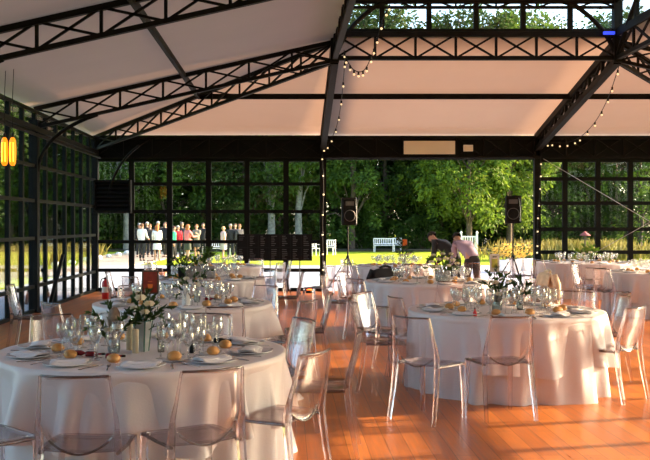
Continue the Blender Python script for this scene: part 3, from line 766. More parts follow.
def bouquet(name, label, p, seed, sprays, blooms, fill=None, m_leaf='leafy'):
    """sprays: (dx,dy,dz,leaf count,leaf length); blooms: (dx,dy,dz,radius)"""
    rnd = random.Random(seed); st = random.getstate(); random.seed(seed)
    t = thing(name, label, 'flowers', p); gs = MB(); gl = MB()
    for dx, dy, dz, n, L in sprays:
        e = Vector((dx,dy,dz)); pts = [Vector((dx*.1,dy*.1,-.06)), Vector((dx*.35,dy*.35,dz*.55+.03*abs(dx)*4)), Vector((dx*.75,dy*.75,dz*.95+.02)), e]
        cv = []
        for i in range(9):
            u = i/8; a = (1-u)**3; b_ = 3*u*(1-u)**2; c_ = 3*u*u*(1-u); d_ = u**3
            cv.append(pts[0]*a+pts[1]*b_+pts[2]*c_+pts[3]*d_)
        gs.tube(cv, [.0028]*4+[.002]*5, 5)
        for i in range(n):
            u = .3+.7*i/max(1,n-1); q = cv[min(8, int(u*8))]; dd = cv[min(8,int(u*8))]-cv[max(0,int(u*8)-1)]
            dd = dd.normalized()+Vector((rnd.uniform(-1,1), rnd.uniform(-1,1), rnd.uniform(-.5,.9)))
            gl.leaf(q, dd, L*rnd.uniform(.7,1.2), L*.36)
    part('stems', gs, M['leafy'], t); part('leaves', gl, M[m_leaf], t)
    for dx, dy, dz, r in blooms:
        gp = MB(); gc = MB(); flower(gp, gc, (0,0,0), r)
        o = part('bloom', gp, M['petal'], t); o.location = (dx,dy,dz)
        part('flower_centre', gc, M['yellow'], o)
    random.setstate(st); return t
def card_stand(name, label, p, h, w, hh, m_face, m_frame, rz=0, cat='sign', stick=True):
    t = thing(name, label, cat, p, rz)
    if stick: part('stick', MB().tube([(0,0,0),(0,0,h-hh+.01)], .003, 6), M['bark'], t)
    part('card', MB().box((0,0,h-hh/2), (w,.006,hh)), m_face, t)
    g = MB()
    for x_ in (-w/2, w/2): g.box((x_,0,h-hh/2), (.010,.012,hh+.01))
    for z_ in (h-hh, h): g.box((0,0,z_), (w+.01,.012,.010))
    part('card_frame', g, m_frame, t)
    return t
# table with the teal-rimmed vase
T1c = Vector((TABLES['L1']['x'], TABLES['L1']['y'], ZTAB)); p = Vector((at(143,350,5.9).x, 5.9, ZTAB))
t = thing('tapered_vase', 'frosted tapered glass vase with teal edges holding white roses', 'vase', p, .35)
g = MB(); g.lathe([(.0005,0),(.036,0),(.037,.01),(.046,.10),(.062,.20),(.058,.20),(.042,.10),(.033,.012),(.0005,.012)], n=4, smooth=False); part('vase_body', g, M['frosted'], t)
for i in range(4):
    a = i*PI/2; c_, s_ = math.cos(a), math.sin(a)
    part('teal_edge', MB().tube([(.037*c_,.037*s_,.002),(.047*c_,.047*s_,.10),(.063*c_,.063*s_,.20)], .0055, 5), M['teal'], t)
part('teal_rim', MB().tube([(.062*math.cos(i*PI/2), .062*math.sin(i*PI/2), .20) for i in range(5)], .004, 5), M['teal'], t)
bouquet('bouquet', 'white rose and dark leaf bouquet in the teal-rimmed vase', p+Vector((0,0,.18)), 3,
    [(.02,.0,.20,16,.07),(-.06,.02,.16,16,.07),(.07,.03,.12,16,.07),(-.09,-.03,.06,12,.06),(.10,-.02,.05,12,.06),(.0,-.08,.09,14,.06),(.03,.08,.14,14,.07),(.17,.0,.10,14,.06),(.19,-.02,-.03,10,.05),(-.03,-.05,.03,12,.06),(.05,-.05,.05,12,.06)],
    [(-.01,-.04,.17,.042),(.045,-.03,.13,.040),(-.05,-.03,.10,.036),(.02,-.06,.08,.036),(.03,.03,.21,.035),(-.04,.05,.19,.034)])
t = card_stand('table_number_card', 'red-brown framed table card above the white rose bouquet', p+Vector((.045,.02,.17)), .355, .100, .145, M['brownred'], M['bark'])
part('picture', MB().lathe([(0,0),(.014,0),(.014,.002),(0,.002)], n=12).add([(-.012,0,-.05),(.012,0,-.05),(.018,0,-.015),(-.018,0,-.015)], [(0,1,2,3)]), M['orangeart'], t).location = (0,-.006,.285)
p2 = Vector((at(114,350,5.82).x, 5.82, ZTAB))
vase('bud_vase', 'low clear vase holding olive branches', p2, [(.0005,0),(.035,0),(.042,.03),(.040,.08),(.028,.10)], M['vase'])
bouquet('olive_branches', 'dark olive branches with small white blooms in the low vase', p2+Vector((0,0,.09)), 5,
    [(-.16,.0,.17,20,.055),(-.12,-.03,.09,18,.055),(.10,.02,.17,20,.055),(.14,.0,.10,16,.05),(-.05,.03,.22,18,.05),(.06,-.05,.12,14,.05),(-.18,-.02,.06,14,.05),(0,.05,.15,14,.05)],
    [(.02,-.04,.08,.038),(-.03,-.04,.06,.034),(.05,-.02,.10,.03)])
t = thing('protea', 'grey-brown cone-shaped protea bloom standing in the olive branches', 'flowers', p2+Vector((0,.01,.10)))
part('cone', MB().lathe([(.012,.0),(.036,.07),(.042,.12),(.036,.16),(.018,.19),(.001,.20)], n=16, fn=lambda a, z: 1+.08*math.sin(8*a+z*90)), M['protea'], t)
part('stem', MB().tube([(0,0,-.08),(0,0,.02)], .005, 6), M['leafy'], t)
p3 = on_table(161, 352)
vase('posy_glass', 'little clear glass with a single daisy', p3, [(.0005,0),(.022,0),(.024,.03),(.022,.07)], M['vase'])
bouquet('daisy', 'single pale daisy with long grass blades', p3+Vector((0,0,.05)), 8, [(.03,.02,.16,6,.05),(-.02,.0,.10,5,.04),(.06,.0,.11,6,.05)], [(-.005,-.02,.055,.036)])
# white bottle table
p = on_table(197, 302)
vase('bud_vase', 'slim clear vase beside the white bottle', p, [(.0005,0),(.030,0),(.036,.04),(.030,.10),(.024,.13)], M['vase'])
bouquet('bouquet', 'trailing greenery and one white rose beside the white bottle', p+Vector((-.06,0,.12)), 12,
    [(-.22,.0,.16,18,.07),(-.25,.0,.04,16,.07),(-.2,.02,-.06,14,.06),(-.12,.03,.22,16,.06),(.14,.02,.15,14,.07),(.20,.0,.22,10,.07),(.05,.03,.18,14,.06),(-.08,-.04,.08,14,.06),(.10,-.03,.06,12,.06)],
    [(.06,-.04,.06,.055),(-.05,-.04,.13,.04),(.10,.0,.13,.03)])
# stone planter table
p = Vector((at(201,281,13.9).x, 13.9, ZTAB))
t = thing('stone_planter', 'grey stone box planter on the far table', 'planter', p)
g = MB()
w, d, h = .44, .22, .19
for s_ in (-1, 1): g.box((s_*(w/2-.012),0,h/2), (.024,d,h)); g.box((0,s_*(d/2-.012),h/2), (w-.048,.024,h))
part('box', g, M['stone'], t); part('soil', MB().box((0,0,h*.42), (w-.05,d-.05,h*.8)), M['soil'], t)
bouquet('planter_greenery', 'mixed greenery growing in the stone planter', p+Vector((0,0,.16)), 15,
    [(.10,.0,.26,22,.09),(.16,.02,.20,18,.09),(.05,.02,.18,18,.08),(-.18,.0,.12,16,.08),(-.28,.0,.06,16,.08),(-.22,.02,.16,14,.08),(.18,.0,.30,14,.08),(0,.03,.12,16,.08),(-.1,.02,.14,16,.08)], [(.0,-.05,.08,.04),(.13,-.05,.10,.035)], m_leaf='leaf_b')
p = Vector((at(182,281,13.7).x, 13.7, ZTAB))
t = thing('black_pot', 'small black pot beside the stone planter', 'pot', p)
part('pot_body', MB().lathe([(.0005,0),(.05,0),(.07,.17),(.075,.18),(.065,.18),(.05,.02)], n=18), M['black'], t)
bouquet('trailing_plant', 'arching dark plant in the small black pot', p+Vector((0,0,.17)), 17, [(-.12,0,.14,18,.08),(.06,0,.12,16,.08),(-.2,0,.05,16,.08),(.12,.02,.06,12,.07),(0,.03,.17,14,.08)], [])
# table by the board
p = Vector((TABLES['L4']['x']-.25, 18.25, ZTAB))
vase('bud_vase', 'clear vase on the table by the black board', p, [(.0005,0),(.035,0),(.045,.05),(.035,.14)], M['vase'])
bouquet('bouquet', 'loose greenery on the table by the black board', p+Vector((0,0,.12)), 19, [(.1,0,.2,16,.08),(-.12,0,.18,16,.08),(.15,.02,.08,14,.08),(-.16,0,.06,12,.08),(0,.03,.24,14,.08)], [(.02,-.05,.1,.04),(-.07,-.04,.12,.035)])
# yellow card table
p = Vector((at(497,310,8.75).x, 8.75, ZTAB))
vase('cylinder_vase', 'clear cylinder vase with bouquet on the yellow card table', p, [(.0005,0),(.045,0),(.05,.01),(.05,.16)], M['vase'])
bouquet('bouquet', 'tall dark green bouquet on the yellow card table', p+Vector((0,0,.14)), 23,
    [(-.09,0,.22,26,.055),(.0,.02,.28,28,.055),(.10,0,.20,26,.055),(.16,.0,.12,24,.055),(.20,-.02,.04,20,.05),(-.15,0,.12,22,.055),(.22,0,-.02,18,.05),(.03,-.06,.12,24,.05),(-.05,-.05,.10,22,.05),(.12,-.05,.02,20,.05),(.05,.06,.2,22,.055)],
    [(-.03,-.06,.13,.04),(.06,-.07,.06,.036),(.0,-.07,.02,.04),(.1,-.05,.14,.03)])
t = card_stand('table_number_card', 'cream table card with yellow-green print above the bouquet', p+Vector((-.02,.02,.12)), .42, .085, .165, M['card'], M['white'], .15)
part('picture', MB().box((0,-.005,.335), (.055,.004,.085)), M['yellowart'], t)
part('lettering', MB().box((0,-.005,.398), (.04,.004,.012)), M['grey'], t)
p = Vector((at(520,310,8.8).x, 8.8, ZTAB))
vase('bud_vase', 'small clear vase of dark foliage beside the bouquet', p, [(.0005,0),(.03,0),(.035,.05),(.028,.11)], M['vase'])
bouquet('dark_foliage', 'dark trailing foliage in the small clear vase', p+Vector((0,0,.1)), 27, [(.08,0,.14,16,.07),(-.07,0,.15,16,.07),(.1,-.02,.05,14,.07),(0,.02,.2,14,.07)], [(0,-.03,.08,.03)])
# broad bouquet table
p = Vector((at(443,282,13.25).x, 13.25, ZTAB))
vase('square_vase', 'broad clear glass vase on the broad bouquet table', p, [(.0005,0),(.10,0),(.11,.01),(.12,.16)], M['vase'])
bouquet('bouquet', 'broad low bouquet of white and yellow flowers', p+Vector((0,0,.15)), 31,
    [(-.22,0,.16,18,.08),(-.12,.02,.22,18,.08),(.0,.03,.24,18,.08),(.12,.02,.22,18,.08),(.22,0,.16,18,.08),(-.25,0,.04,14,.08),(.25,0,.04,14,.08),(0,-.1,.1,16,.08),(-.1,-.1,.05,16,.08),(.1,-.1,.05,16,.08)],
    [(-.18,-.06,.13,.05),(-.08,-.08,.17,.05),(.03,-.08,.18,.05),(.13,-.08,.16,.05),(.20,-.05,.11,.045),(-.1,-.12,.07,.045),(.06,-.12,.08,.045),(.0,.0,.25,.04),(-.14,.0,.23,.04),(.12,0,.25,.04)], m_leaf='leaf_c')
# orange card table
p = Vector((at(404,265,18.3).x, 18.3, ZTAB))
vase('bud_vase', 'clear vase on the orange card table', p, [(.0005,0),(.04,0),(.05,.05),(.04,.14)], M['vase'])
bouquet('dried_grasses', 'tall dried grass stems on the orange card table', p+Vector((0,0,.12)), 37, [(-.12,0,.42,20,.1),(-.06,.02,.36,16,.09),(.1,0,.28,16,.1),(.16,0,.14,14,.08),(-.18,0,.16,14,.08)], [(.05,-.04,.1,.05),(-.05,-.04,.09,.05),(.12,-.03,.12,.04)])
t = card_stand('table_number_card', 'small orange table card on a stick before the lawn', p+Vector((.02,.03,.14)), .40, .10, .14, M['orangeart'], M['grey'])
p = Vector((TABLES['R4']['x'], 19.95, ZTAB))
vase('bud_vase', 'clear vase under the bracing cables', p, [(.0005,0),(.04,0),(.05,.05),(.04,.14)], M['vase'])
bouquet('bouquet', 'bright leafy green arrangement under the bracing cables', p+Vector((0,0,.12)), 41, [(-.2,0,.14,18,.11),(.2,0,.14,18,.11),(-.1,0,.24,18,.11),(.12,0,.22,18,.11),(0,.03,.28,16,.1),(.28,0,.04,14,.1),(-.26,0,.05,14,.1)], [(.05,-.05,.1,.05),(-.1,-.04,.08,.05)], m_leaf='leaf_c')
p = Vector((TABLES['R5']['x'], 15.9, ZTAB))
vase('bud_vase', 'clear vase on the table at the picture edge', p, [(.0005,0),(.04,0),(.05,.05),(.04,.14)], M['vase'])
bouquet('bouquet', 'white flowers on the table at the picture edge', p+Vector((0,0,.12)), 43, [(-.15,0,.14,18,.09),(.15,0,.14,18,.09),(-.1,0,.2,18,.09),(.1,0,.2,18,.09)], [(.05,-.05,.1,.05),(-.1,-.04,.1,.05),(0,0,.18,.05)])

# jackets over chair backs
def jacket(name, label, chair, m, hang=.36):
    a = chair.rotation_euler.z; o = thing(name, label, 'jacket', chair.location, a)
    g = MB()
    def fn(u, v):
        x = (u-.5)*.50*(1-.1*abs(v-.5)); s = (v-.5)*2
        y = -.305+(.042 if s > 0 else -.042)*min(1, abs(s)*4)+.012*math.sin(9*u+3*s)*abs(s)
        z = .872-.05*(2*u-1)**4-hang*max(0, abs(s)-.1)**1.05*(1 if s < 0 else .6)
        return (x, y+(.06 if s > 0 else -.015)*abs(s)*.6, z)
    g.sheet(fn, 14, 18, .012); part('body', g, m, o)
    for s_ in (-1, 1):
        part('sleeve', MB().tube([(s_*.225,-.33,.84),(s_*.27,-.36,.70),(s_*.265,-.37,.52),(s_*.25,-.36,.40)], [.055,.06,.05,.042], 10), m, o)
    part('collar', MB().tube([(-.10,-.33,.875),(-.05,-.345,.895),(0,-.35,.90),(.05,-.345,.895),(.10,-.33,.875)], .022, 8), m, o)
    return o
jacket('jacket', 'black jacket draped over a chair behind the broad bouquet table', TABLES['R2']['ch'][-162], M['blackfab'])
jacket('jacket', 'cream jacket draped over a chair behind the yellow card table', TABLES['R2']['ch'][96], principled('cream_wool', (.62,.53,.38), .9, bump=.2, noise=.2, nscale=10))
# ------------------------------------------------------------------ equipment at the end wall
def tripod(x, y, h, label):
    t = thing('speaker_stand', label, 'stand', (x,y,0), .35, 'tripod speaker stands')
    part('pole', MB().tube([(0,0,.35),(0,0,h)], .018, 10), M['black'], t)
    part('collar', MB().lathe([(0,.78),(.035,.78),(.038,.84),(.03,.88),(0,.88)], n=14), M['black'], t)
    for i in range(3):
        a = 2*PI*i/3+.5
        l = part('leg', MB().tube([(.03*math.cos(a),.03*math.sin(a),.82),(.52*math.cos(a),.52*math.sin(a),.02)], .014, 8), M['black'], t)
        part('rubber_foot', MB().ball((.53*math.cos(a),.53*math.sin(a),.018), .02, 8, 6), M['grey'], l)
        part('brace', MB().tube([(.02*math.cos(a),.02*math.sin(a),.40),(.30*math.cos(a),.30*math.sin(a),.38)], .009, 6), M['black'], t)
def speaker(x, y, z, rz, label):
    t = thing('loudspeaker', label, 'speaker', (x,y,z), rz, 'loudspeakers')
    w, d, h = .37, .34, .64
    g = MB(); pr = []
    sec = [(-w/2,-d/2+.03),(-w/2+.03,-d/2),(w/2-.03,-d/2),(w/2,-d/2+.03),(w/2-.07,d/2),(-w/2+.07,d/2)]
    vs = [(x_*s,y_*s,z_) for z_, s in ((0,.93),(.025,1),(h-.03,1),(h,.9)) for x_, y_ in sec]
    fs = [(l*6+i, l*6+(i+1)%6, (l+1)*6+(i+1)%6, (l+1)*6+i) for l in range(3) for i in range(6)]+[tuple(range(6))[::-1], tuple(range(18,24))]
    g.add(vs, fs); part('cabinet', g, M['black'], t)
    part('grille', MB().box((0,-d/2-.004,h*.5), (w-.07,.012,h-.09)), M['grille'], t)
    part('woofer', MB().lathe([(.0,-.004),(.05,-.012),(.125,.0),(.135,.004),(.12,.006)], n=24), M['grey'], t).location = (0,-d/2-.009,.22)
    t.children[-1].rotation_euler = (PI/2,0,0)
    o = part('tweeter_horn', MB().box((0,0,0), (.20,.012,.10)).box((0,-.006,0), (.12,.01,.05)), M['grey'], t); o.location = (0,-d/2-.012,.50)
    part('handle', MB().tube([(w/2-.02,-.06,.38),(w/2+.02,-.03,.38),(w/2+.02,.05,.38),(w/2-.05,.08,.38)], .012, 6), M['black'], t)
    part('silver_edge_strip', MB().tube([(w/2-.035,-d/2-.006,.05),(w/2-.025,-d/2-.006,.3),(w/2-.06,-d/2-.006,h-.05)], .006, 6), M['silver'], t)  # thin silver strip up one front edge of the cabinet
tripod(1.435, 20.9, 1.575, 'black tripod stand of the loudspeaker beside the doorway post')
speaker(1.435, 20.9, 1.575, .2, 'black loudspeaker on a tripod beside the doorway post and string lights')
tripod(5.27, 20.9, 1.62, 'black tripod stand of the loudspeaker before the golden flowers')
speaker(5.27, 20.9, 1.62, -.2, 'black loudspeaker on a tripod before the golden flowers')

t = thing('seating_board', 'black seating board of two rows of cards on thin legs', 'board', (at(274.5,247,20.6).x, 20.6, 0))
W, z0, z1 = 1.72, .76, 1.37
part('panel', MB().box((0,.03,(z0+z1)/2), (W,.035,z1-z0)), M['black'], t)
for x_ in (-.10, .58):
    part('leg', MB().tube([(x_,.06,.02),(x_,.06,z1-.05)], .014, 8), M['grey'], t)
    part('foot', MB().box((x_,.06,.012), (.05,.40,.024)), M['grey'], t)
rnd = random.Random(4)
for r_ in range(2):
    for c_ in range(7):
        cw = W/7; cx = -W/2+cw*(c_+.5); cz = z0+(z1-z0)*(r_+.5)/2
        cd = part('card', MB().box((cx,.004,cz), (cw-.02,.010,(z1-z0)/2-.025)), M['grille'], t)
        g = MB()
        for l in range(6 if c_ else 3):
            ln = rnd.uniform(.35,.85)*(cw-.09); g.box((cx-cw/2+.05+ln/2, -.003, cz+.105-.042*l), (ln,.003,.013))
        part('writing', g, M['grey'], cd)

p = Vector((-3.86, 19.25, 0))
t = thing('fire_extinguisher', 'red fire extinguisher on the floor by the glass corner', 'extinguisher', p)
part('cylinder', MB().lathe([(0,0),(.07,0),(.078,.012),(.078,.33),(.06,.38),(.03,.40),(.022,.42),(0,.42)], n=20), M['red'], t)
part('valve', MB().box((0,0,.435), (.05,.04,.04)).box((.03,0,.465), (.11,.02,.012)), M['black'], t)
part('lever', MB().beam((-.01,0,.46),(.10,0,.50),.02,.01), M['black'], t)
part('hose', MB().tube([(-.02,0,.44),(-.09,0,.42),(-.115,0,.30),(-.10,0,.14)], .012, 8), M['black'], t)
part('label_sticker', MB().lathe([(.0785,.14),(.0785,.26)], n=20), M['card'], t)

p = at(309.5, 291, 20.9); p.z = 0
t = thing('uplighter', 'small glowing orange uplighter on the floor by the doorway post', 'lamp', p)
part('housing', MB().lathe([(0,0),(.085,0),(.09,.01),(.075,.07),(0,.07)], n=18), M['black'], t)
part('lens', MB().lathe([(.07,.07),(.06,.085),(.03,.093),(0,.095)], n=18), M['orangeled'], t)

p = at(609, 33, 16.2)
t = thing('blue_lamp', 'small blue lamp at the lantern corner truss', 'lamp', p)
part('lens', MB().box((0,0,0), (.20,.05,.05)), M['blueled'], t)
part('bracket', MB().box((0,.045,.03), (.12,.04,.12)), M['black'], t)

# amber lamp by the dark glass wall
for px, lab in ((4.5,'glowing amber tube lamp hanging by the dark glass wall, outer of the pair'),(12.6,'glowing amber tube lamp hanging by the dark glass wall, inner of the pair')):
    p = at(px, 166, 13.2)
    t = thing('amber_lamp', lab, 'lamp', p, 0, 'amber tube lamps')
    h = .42
    part('lamp_tube', MB().lathe([(.001,0),(.03,.01),(.047,.05),(.052,.2),(.047,.36),(.03,.41),(.016,h)], n=18), M['amber'], t)
    part('filament', MB().tube([(-.024,-.048,.06),(-.024,-.052,.34),(.024,-.052,.34),(.024,-.048,.06)], .008, 6), M['filament'], t)
    part('cap', MB().lathe([(0,h),(.02,h),(.02,h+.05),(.006,h+.07),(0,h+.07)], n=12), M['black'], t)
    part('cord', MB().tube([(0,0,h+.06),(.0,0,h+.6),(.02,0,1.5)], .005, 6), M['black'], t)

# festoon lights
def festoon(label, pts, bulbs, group='festoon light strings'):
    o = Vector(pts[0]); t = thing('string_lights', label, 'lights', o, 0, group)
    P_ = [Vector(p)-o for p in pts]
    cv = []
    for i in range(len(P_)-1):   # Catmull-Rom
        a, b_, c_, d_ = P_[max(i-1,0)], P_[i], P_[i+1], P_[min(i+2,len(P_)-1)]
        for k in range(6):
            u = k/6; cv.append(.5*((2*b_)+(c_-a)*u+(2*a-5*b_+4*c_-d_)*u*u+(3*b_-a-3*c_+d_)*u**3))
    cv.append(P_[-1])
    part('cable', MB().tube(cv, .008, 5), M['black'], t)
    for i in range(bulbs):
        q = cv[int((i+.5)/bulbs*(len(cv)-1))]
        s = part('bulb_socket', MB().lathe([(0,-.06),(.018,-.06),(.018,.0),(0,.005)], n=8), M['black'], t); s.location = q
        part('bulb', MB().ball((0,0,-.078), .021, 10, 8), M['bulb'], s)
festoon('festoon bulbs dangling from the lantern to the doorway post corner', [at(390,4,15.2),at(384,16,15.3),at(376,42,15.6),at(370,60,15.8),at(363,71,15.9),at(354,70,16.0),at(347,60,16.05),at(344,50,16.1)], 13)
festoon('festoon string running down to and along the doorway post by the black board', [at(345,58,16.0),at(342,95,18.3),at(337,125,20.6),at(329,143,21.2),at(322.5,152,21.33),at(323.5,185,21.33),at(322.5,225,21.33),at(323,262,21.33),at(323,283,21.33)], 16)
festoon('festoon bulbs drooping from the sunny lantern corner to the end wall', [at(619,66,16.1),at(608,98,17.4),at(595,122,19.0),at(580,137,20.4),at(565,143,21.1),at(550,142,21.2),at(539,146,21.3)], 13)
festoon('festoon string running down the post beside the far tripod speaker', [at(541,143,21.33),at(541,165,21.33),at(540,190,21.33),at(538,215,21.33),at(537.5,240,21.33),at(537,252,21.33)], 9)

# ------------------------------------------------------------------ people
def skin_mesh(name, verts, edges, radii, root=0, sub=1):
    me = bpy.data.meshes.new(name); me.from_pydata([tuple(v) for v in verts], edges, [])
    o = bpy.data.objects.new('tmp', me); COL.objects.link(o)
    md = o.modifiers.new('s', 'SKIN'); md.use_smooth_shade = True
    sv = me.skin_vertices[0].data
    for i, r in enumerate(radii):
        sv[i].radius = r if isinstance(r, tuple) else (r, r)
        sv[i].use_root = (i == root)
    ss = o.modifiers.new('u', 'SUBSURF'); ss.levels = ss.render_levels = sub
    dg = bpy.context.evaluated_depsgraph_get(); dg.update()
    m2 = bpy.data.meshes.new_from_object(o.evaluated_get(dg)); m2.name = name
    bpy.data.objects.remove(o); return m2
class Sk:
    def __init__(s): s.v = []; s.e = []; s.r = []
    def p(s, co, r, prev=None):
        s.v.append(Vector(co)); s.r.append(r)
        if prev is not None: s.e.append((prev, len(s.v)-1))
        return len(s.v)-1
    def chain(s, pts, prev=None):
        for co, r in pts: prev = s.p(co, r, prev)
        return prev
CLOTH = {}
def fabric(col):
    if col not in CLOTH: CLOTH[col] = principled('clothing_%d' % len(CLOTH), col, .85, bump=.1)
    return CLOTH[col]
def person(label, loc, rz, top, bottom, hair, skirt=None, H=1.72, lean=0, arms=((.0,.1),(.0,.1)), hairlen=0, step=.06, group=None, sleeves=True, turn=0):
    """standing figure facing -Y before rotation; lean bends the upper body forward; arms = (forward angle of upper arm, elbow bend) each"""
    s = H/1.72
    t = thing('person', label, 'person', loc, rz, group)
    piv = Vector((0,.02,.93)); R = Matrix.Rotation(lean, 3, 'X')
    U = lambda v: piv + R @ (Vector(v)-piv)
    def limbs(arm):
        out = []
        for sd, (fa, eb) in zip((-1,1), arm):
            sh = Vector((sd*.175,.01,1.40)); up = Vector((sd*.10, -math.sin(fa), -math.cos(fa))).normalized()
            el = sh+up*.285; fo = Vector((-sd*.05, -math.sin(fa+eb), -math.cos(fa+eb))).normalized()
            wr = el+fo*.255; out.append((sh, el, wr, fo, sd))
        return out
    A = limbs(arms)
    legs = [(sd, Vector((sd*.09,.02,.90)), Vector((sd*.095,.0-sd*step*.5,.50)), Vector((sd*.10,.03-sd*step,.085)), Vector((sd*.115,-.13-sd*step,.03))) for sd in (-1,1)]
    k = Sk()
    pel = k.p((0,.02,.95), (.122,.096)); wa = k.p(U((0,.015,1.10)), (.118,.092), pel); cs = k.p(U((0,.01,1.30)), (.13,.10), wa)
    nb = k.p(U((0,.015,1.44)), (.075,.07), cs); nk = k.p(U((0,.005,1.51)), .052, nb)
    T = Matrix.Rotation(turn, 3, 'Z'); hc = Vector((0,-.01,1.60)); Hd = lambda v: U(hc + T @ (Vector(v)-hc))
    jaw = k.p(Hd((0,-.012,1.565)), (.062,.072), nk); hd = k.p(Hd((0,-.008,1.63)), (.075,.092), jaw); tp = k.p(Hd((0,.0,1.695)), (.055,.068), hd)
    k.p(Hd((0,-.112,1.605)), .012, hd)                                     # nose
    for sd in (-1, 1): k.p(Hd((sd*.085,.005,1.615)), (.012,.02), hd)         # ears
    for sh, el, wr, fo, sd in A:
        a = k.p(U(sh), .058, cs); e = k.p(U(el), .042, a); w = k.p(U(wr), .028, e)
        pm = k.p(U(wr+fo*.06), (.036,.018), w)
        side = Vector((0,1,0))
        if abs(fo.y) > .7: side = Vector((0,0,1))
        for f_, (off, ln) in enumerate(((-.027,.070),(-.009,.082),(.009,.077),(.027,.060))):
            b0 = wr+fo*.09+side*off; q = k.p(U(b0), .010, pm); q = k.p(U(b0+fo*ln*.55+Vector((-sd*.006,0,0))), .009, q); k.p(U(b0+fo*ln+Vector((-sd*.018,0,0))), .007, q)
        th0 = wr+fo*.03+side*-.035; q = k.p(U(th0), .011, w); k.p(U(th0+fo*.05-side*.015+Vector((-sd*.01,0,0))), .009, q)
    for sd, hp, kn_, an, to in legs:
        h_ = k.p(hp, .088, pel); m_ = k.p(kn_, .056, h_); c_ = k.p(kn_*.55+an*.45+Vector((0,.015,0)), .052, m_); a_ = k.p(an, .037, c_); k.p(to, (.042,.026), a_)
    me = skin_mesh('body', k.v, k.e, k.r); me.materials.append(M['skin'])
    b_ = bpy.data.objects.new('body', me); COL.objects.link(b_); b_.parent = t
    def cloth_part(name, sk, m):
        me = skin_mesh(name, sk.v, sk.e, sk.r); me.materials.append(m); o = bpy.data.objects.new(name, me); COL.objects.link(o); o.parent = t; return o
    c = Sk(); p0 = c.p((0,.015,.82), (.178,.165)); q0 = c.p(U((0,.018,.985)), (.168,.160), p0); w = c.p(U((0,.015,1.12)), (.15,.14), q0); ch_ = c.p(U((0,.01,1.29)), (.165,.145), w); c.p(U((0,.013,1.425)), (.105,.10), ch_)
    for sh, el, wr, fo, sd in A:
        a = c.p(U(sh), .083, ch_); e = c.p(U(el), .056, a)
        if sleeves: c.p(U(wr-fo*.01), .042, e)
    cloth_part('shirt' if not skirt else 'blouse', c, fabric(top))
    if skirt:
        g = MB(); zl = skirt
        g.lathe([(.150,.0),(.175,-.12),(.195,-.28),(.21,zl-.98)], (0,.02,.98), 24, fn=lambda a, z: 1+.03*math.sin(7*a)*(-z))
        for q in range(len(g.v)): x_, y_, z_ = g.v[q]; g.v[q] = (x_, .02+(y_-.02)*.78, z_)
        part('skirt', g, fabric(bottom), t)
    else:
        c = Sk(); p0 = c.p((0,.015,.93), (.152,.130)); c.p((0,.012,1.0), (.135,.118), p0)
        for sd, hp, kn_, an, to in legs: h_ = c.p(hp, .118, p0); m_ = c.p(kn_, .072, h_); c.p(an+Vector((0,0,.02)), .056, m_)
        cloth_part('trousers', c, fabric(bottom))
    for sd, hp, kn_, an, to in legs:
        c = Sk(); a = c.p(an+Vector((0,.02,-.03)), (.046,.038)); c.p(to, (.048,.028), a); cloth_part('shoe', c, fabric((.015,.013,.012)))
    RH = R @ T; g = MB(); c0 = Hd((0,.012,1.645)); vs = []; n, m_ = 16, 9
    def hr(i, kk):
        el = PI/2-(PI*.62)*i/m_; az = 2*PI*kk/n
        d = Vector((math.cos(el)*math.sin(az)*.092, math.cos(el)*math.cos(az)*.112, math.sin(el)*.098))
        front = math.cos(az) < -.25
        if front and d.z < .03: d.z = .03; d.y *= .93
        return d
    for i in range(m_+1):
        for kk in range(n): vs.append(c0 + RH @ hr(i, kk))
    g.add(vs, [(i*n+kk, i*n+(kk+1)%n, (i+1)*n+(kk+1)%n, (i+1)*n+kk) for i in range(m_) for kk in range(n)], True)
    if hairlen:
        g.sheet(lambda u, v: c0 + RH @ Vector((.098*math.sin((u-.5)*PI*1.1), .095*math.cos((u-.5)*PI*1.1)+.02*v, .02-v*hairlen-.02*math.sin(6*u)*v)), 10, 6, .03)
    part('hair', g, fabric(hair), t)
    for sd in (-1, 1):
        part('eye', MB().ball(Hd((sd*.032,-.098,1.635)), .011, 8, 6), M['eye'], t)
    part('mouth', MB().ball((0,0,0), .02, 8, 6, (1,.35,.28)), M['lip'], t).location = Hd((0,-.095,1.562))
    t.scale = (s,s,s); return t
W_, K_, DK = (.80,.80,.80), (.02,.02,.024), (.03,.025,.02)
def yard(px, Y): return ((px-CX)*Y/F, Y, -.10 if px < 166 else -.16)
gg = 'guests gathered outside on the lawn'
person('person in a white shirt and dark trousers seen from behind on the path', yard(142,42), 2.9, W_, K_, (.12,.06,.03), arms=((.3,.9),(.2,.4)), H=1.74, group=gg)
person('person with grey hair in a dark suit beyond the white shirt', yard(139.5,47), .2, K_, K_, (.45,.44,.42), H=1.76, group=gg)
person('person with auburn hair in a short white dress seen from behind', yard(157,42), 3.3, W_, W_, (.38,.13,.04), skirt=.55, H=1.68, hairlen=.24, arms=((.2,.5),(.2,.6)), group=gg)
person('person with silver hair in a black suit behind the white dress', yard(158,48), .1, K_, K_, (.55,.53,.50), H=1.86, group=gg)
person('person with brown hair in black between white shirt and white dress', yard(150,47), .4, K_, K_, (.2,.1,.05), H=1.72, group=gg)
person('person with pale hair in a dark jacket facing the hall', yard(147,50), .0, K_, K_, (.6,.58,.55), H=1.84, group=gg)
person('person in a black suit behind the window post', yard(165,47), -.5, K_, DK, (.10,.06,.04), H=1.82, group=gg)
person('person in a green top and dark trousers turned sideways', yard(174,43.5), 1.5, (.02,.33,.20), K_, (.08,.04,.03), H=1.68, group=gg)
person('person in a red jacket beside the green top', yard(178,46), .5, (.60,.02,.04), K_, (.55,.50,.42), H=1.70, group=gg)
person('person in a dark suit behind the red jacket', yard(182,50), .2, K_, K_, (.25,.22,.2), H=1.88, group=gg)
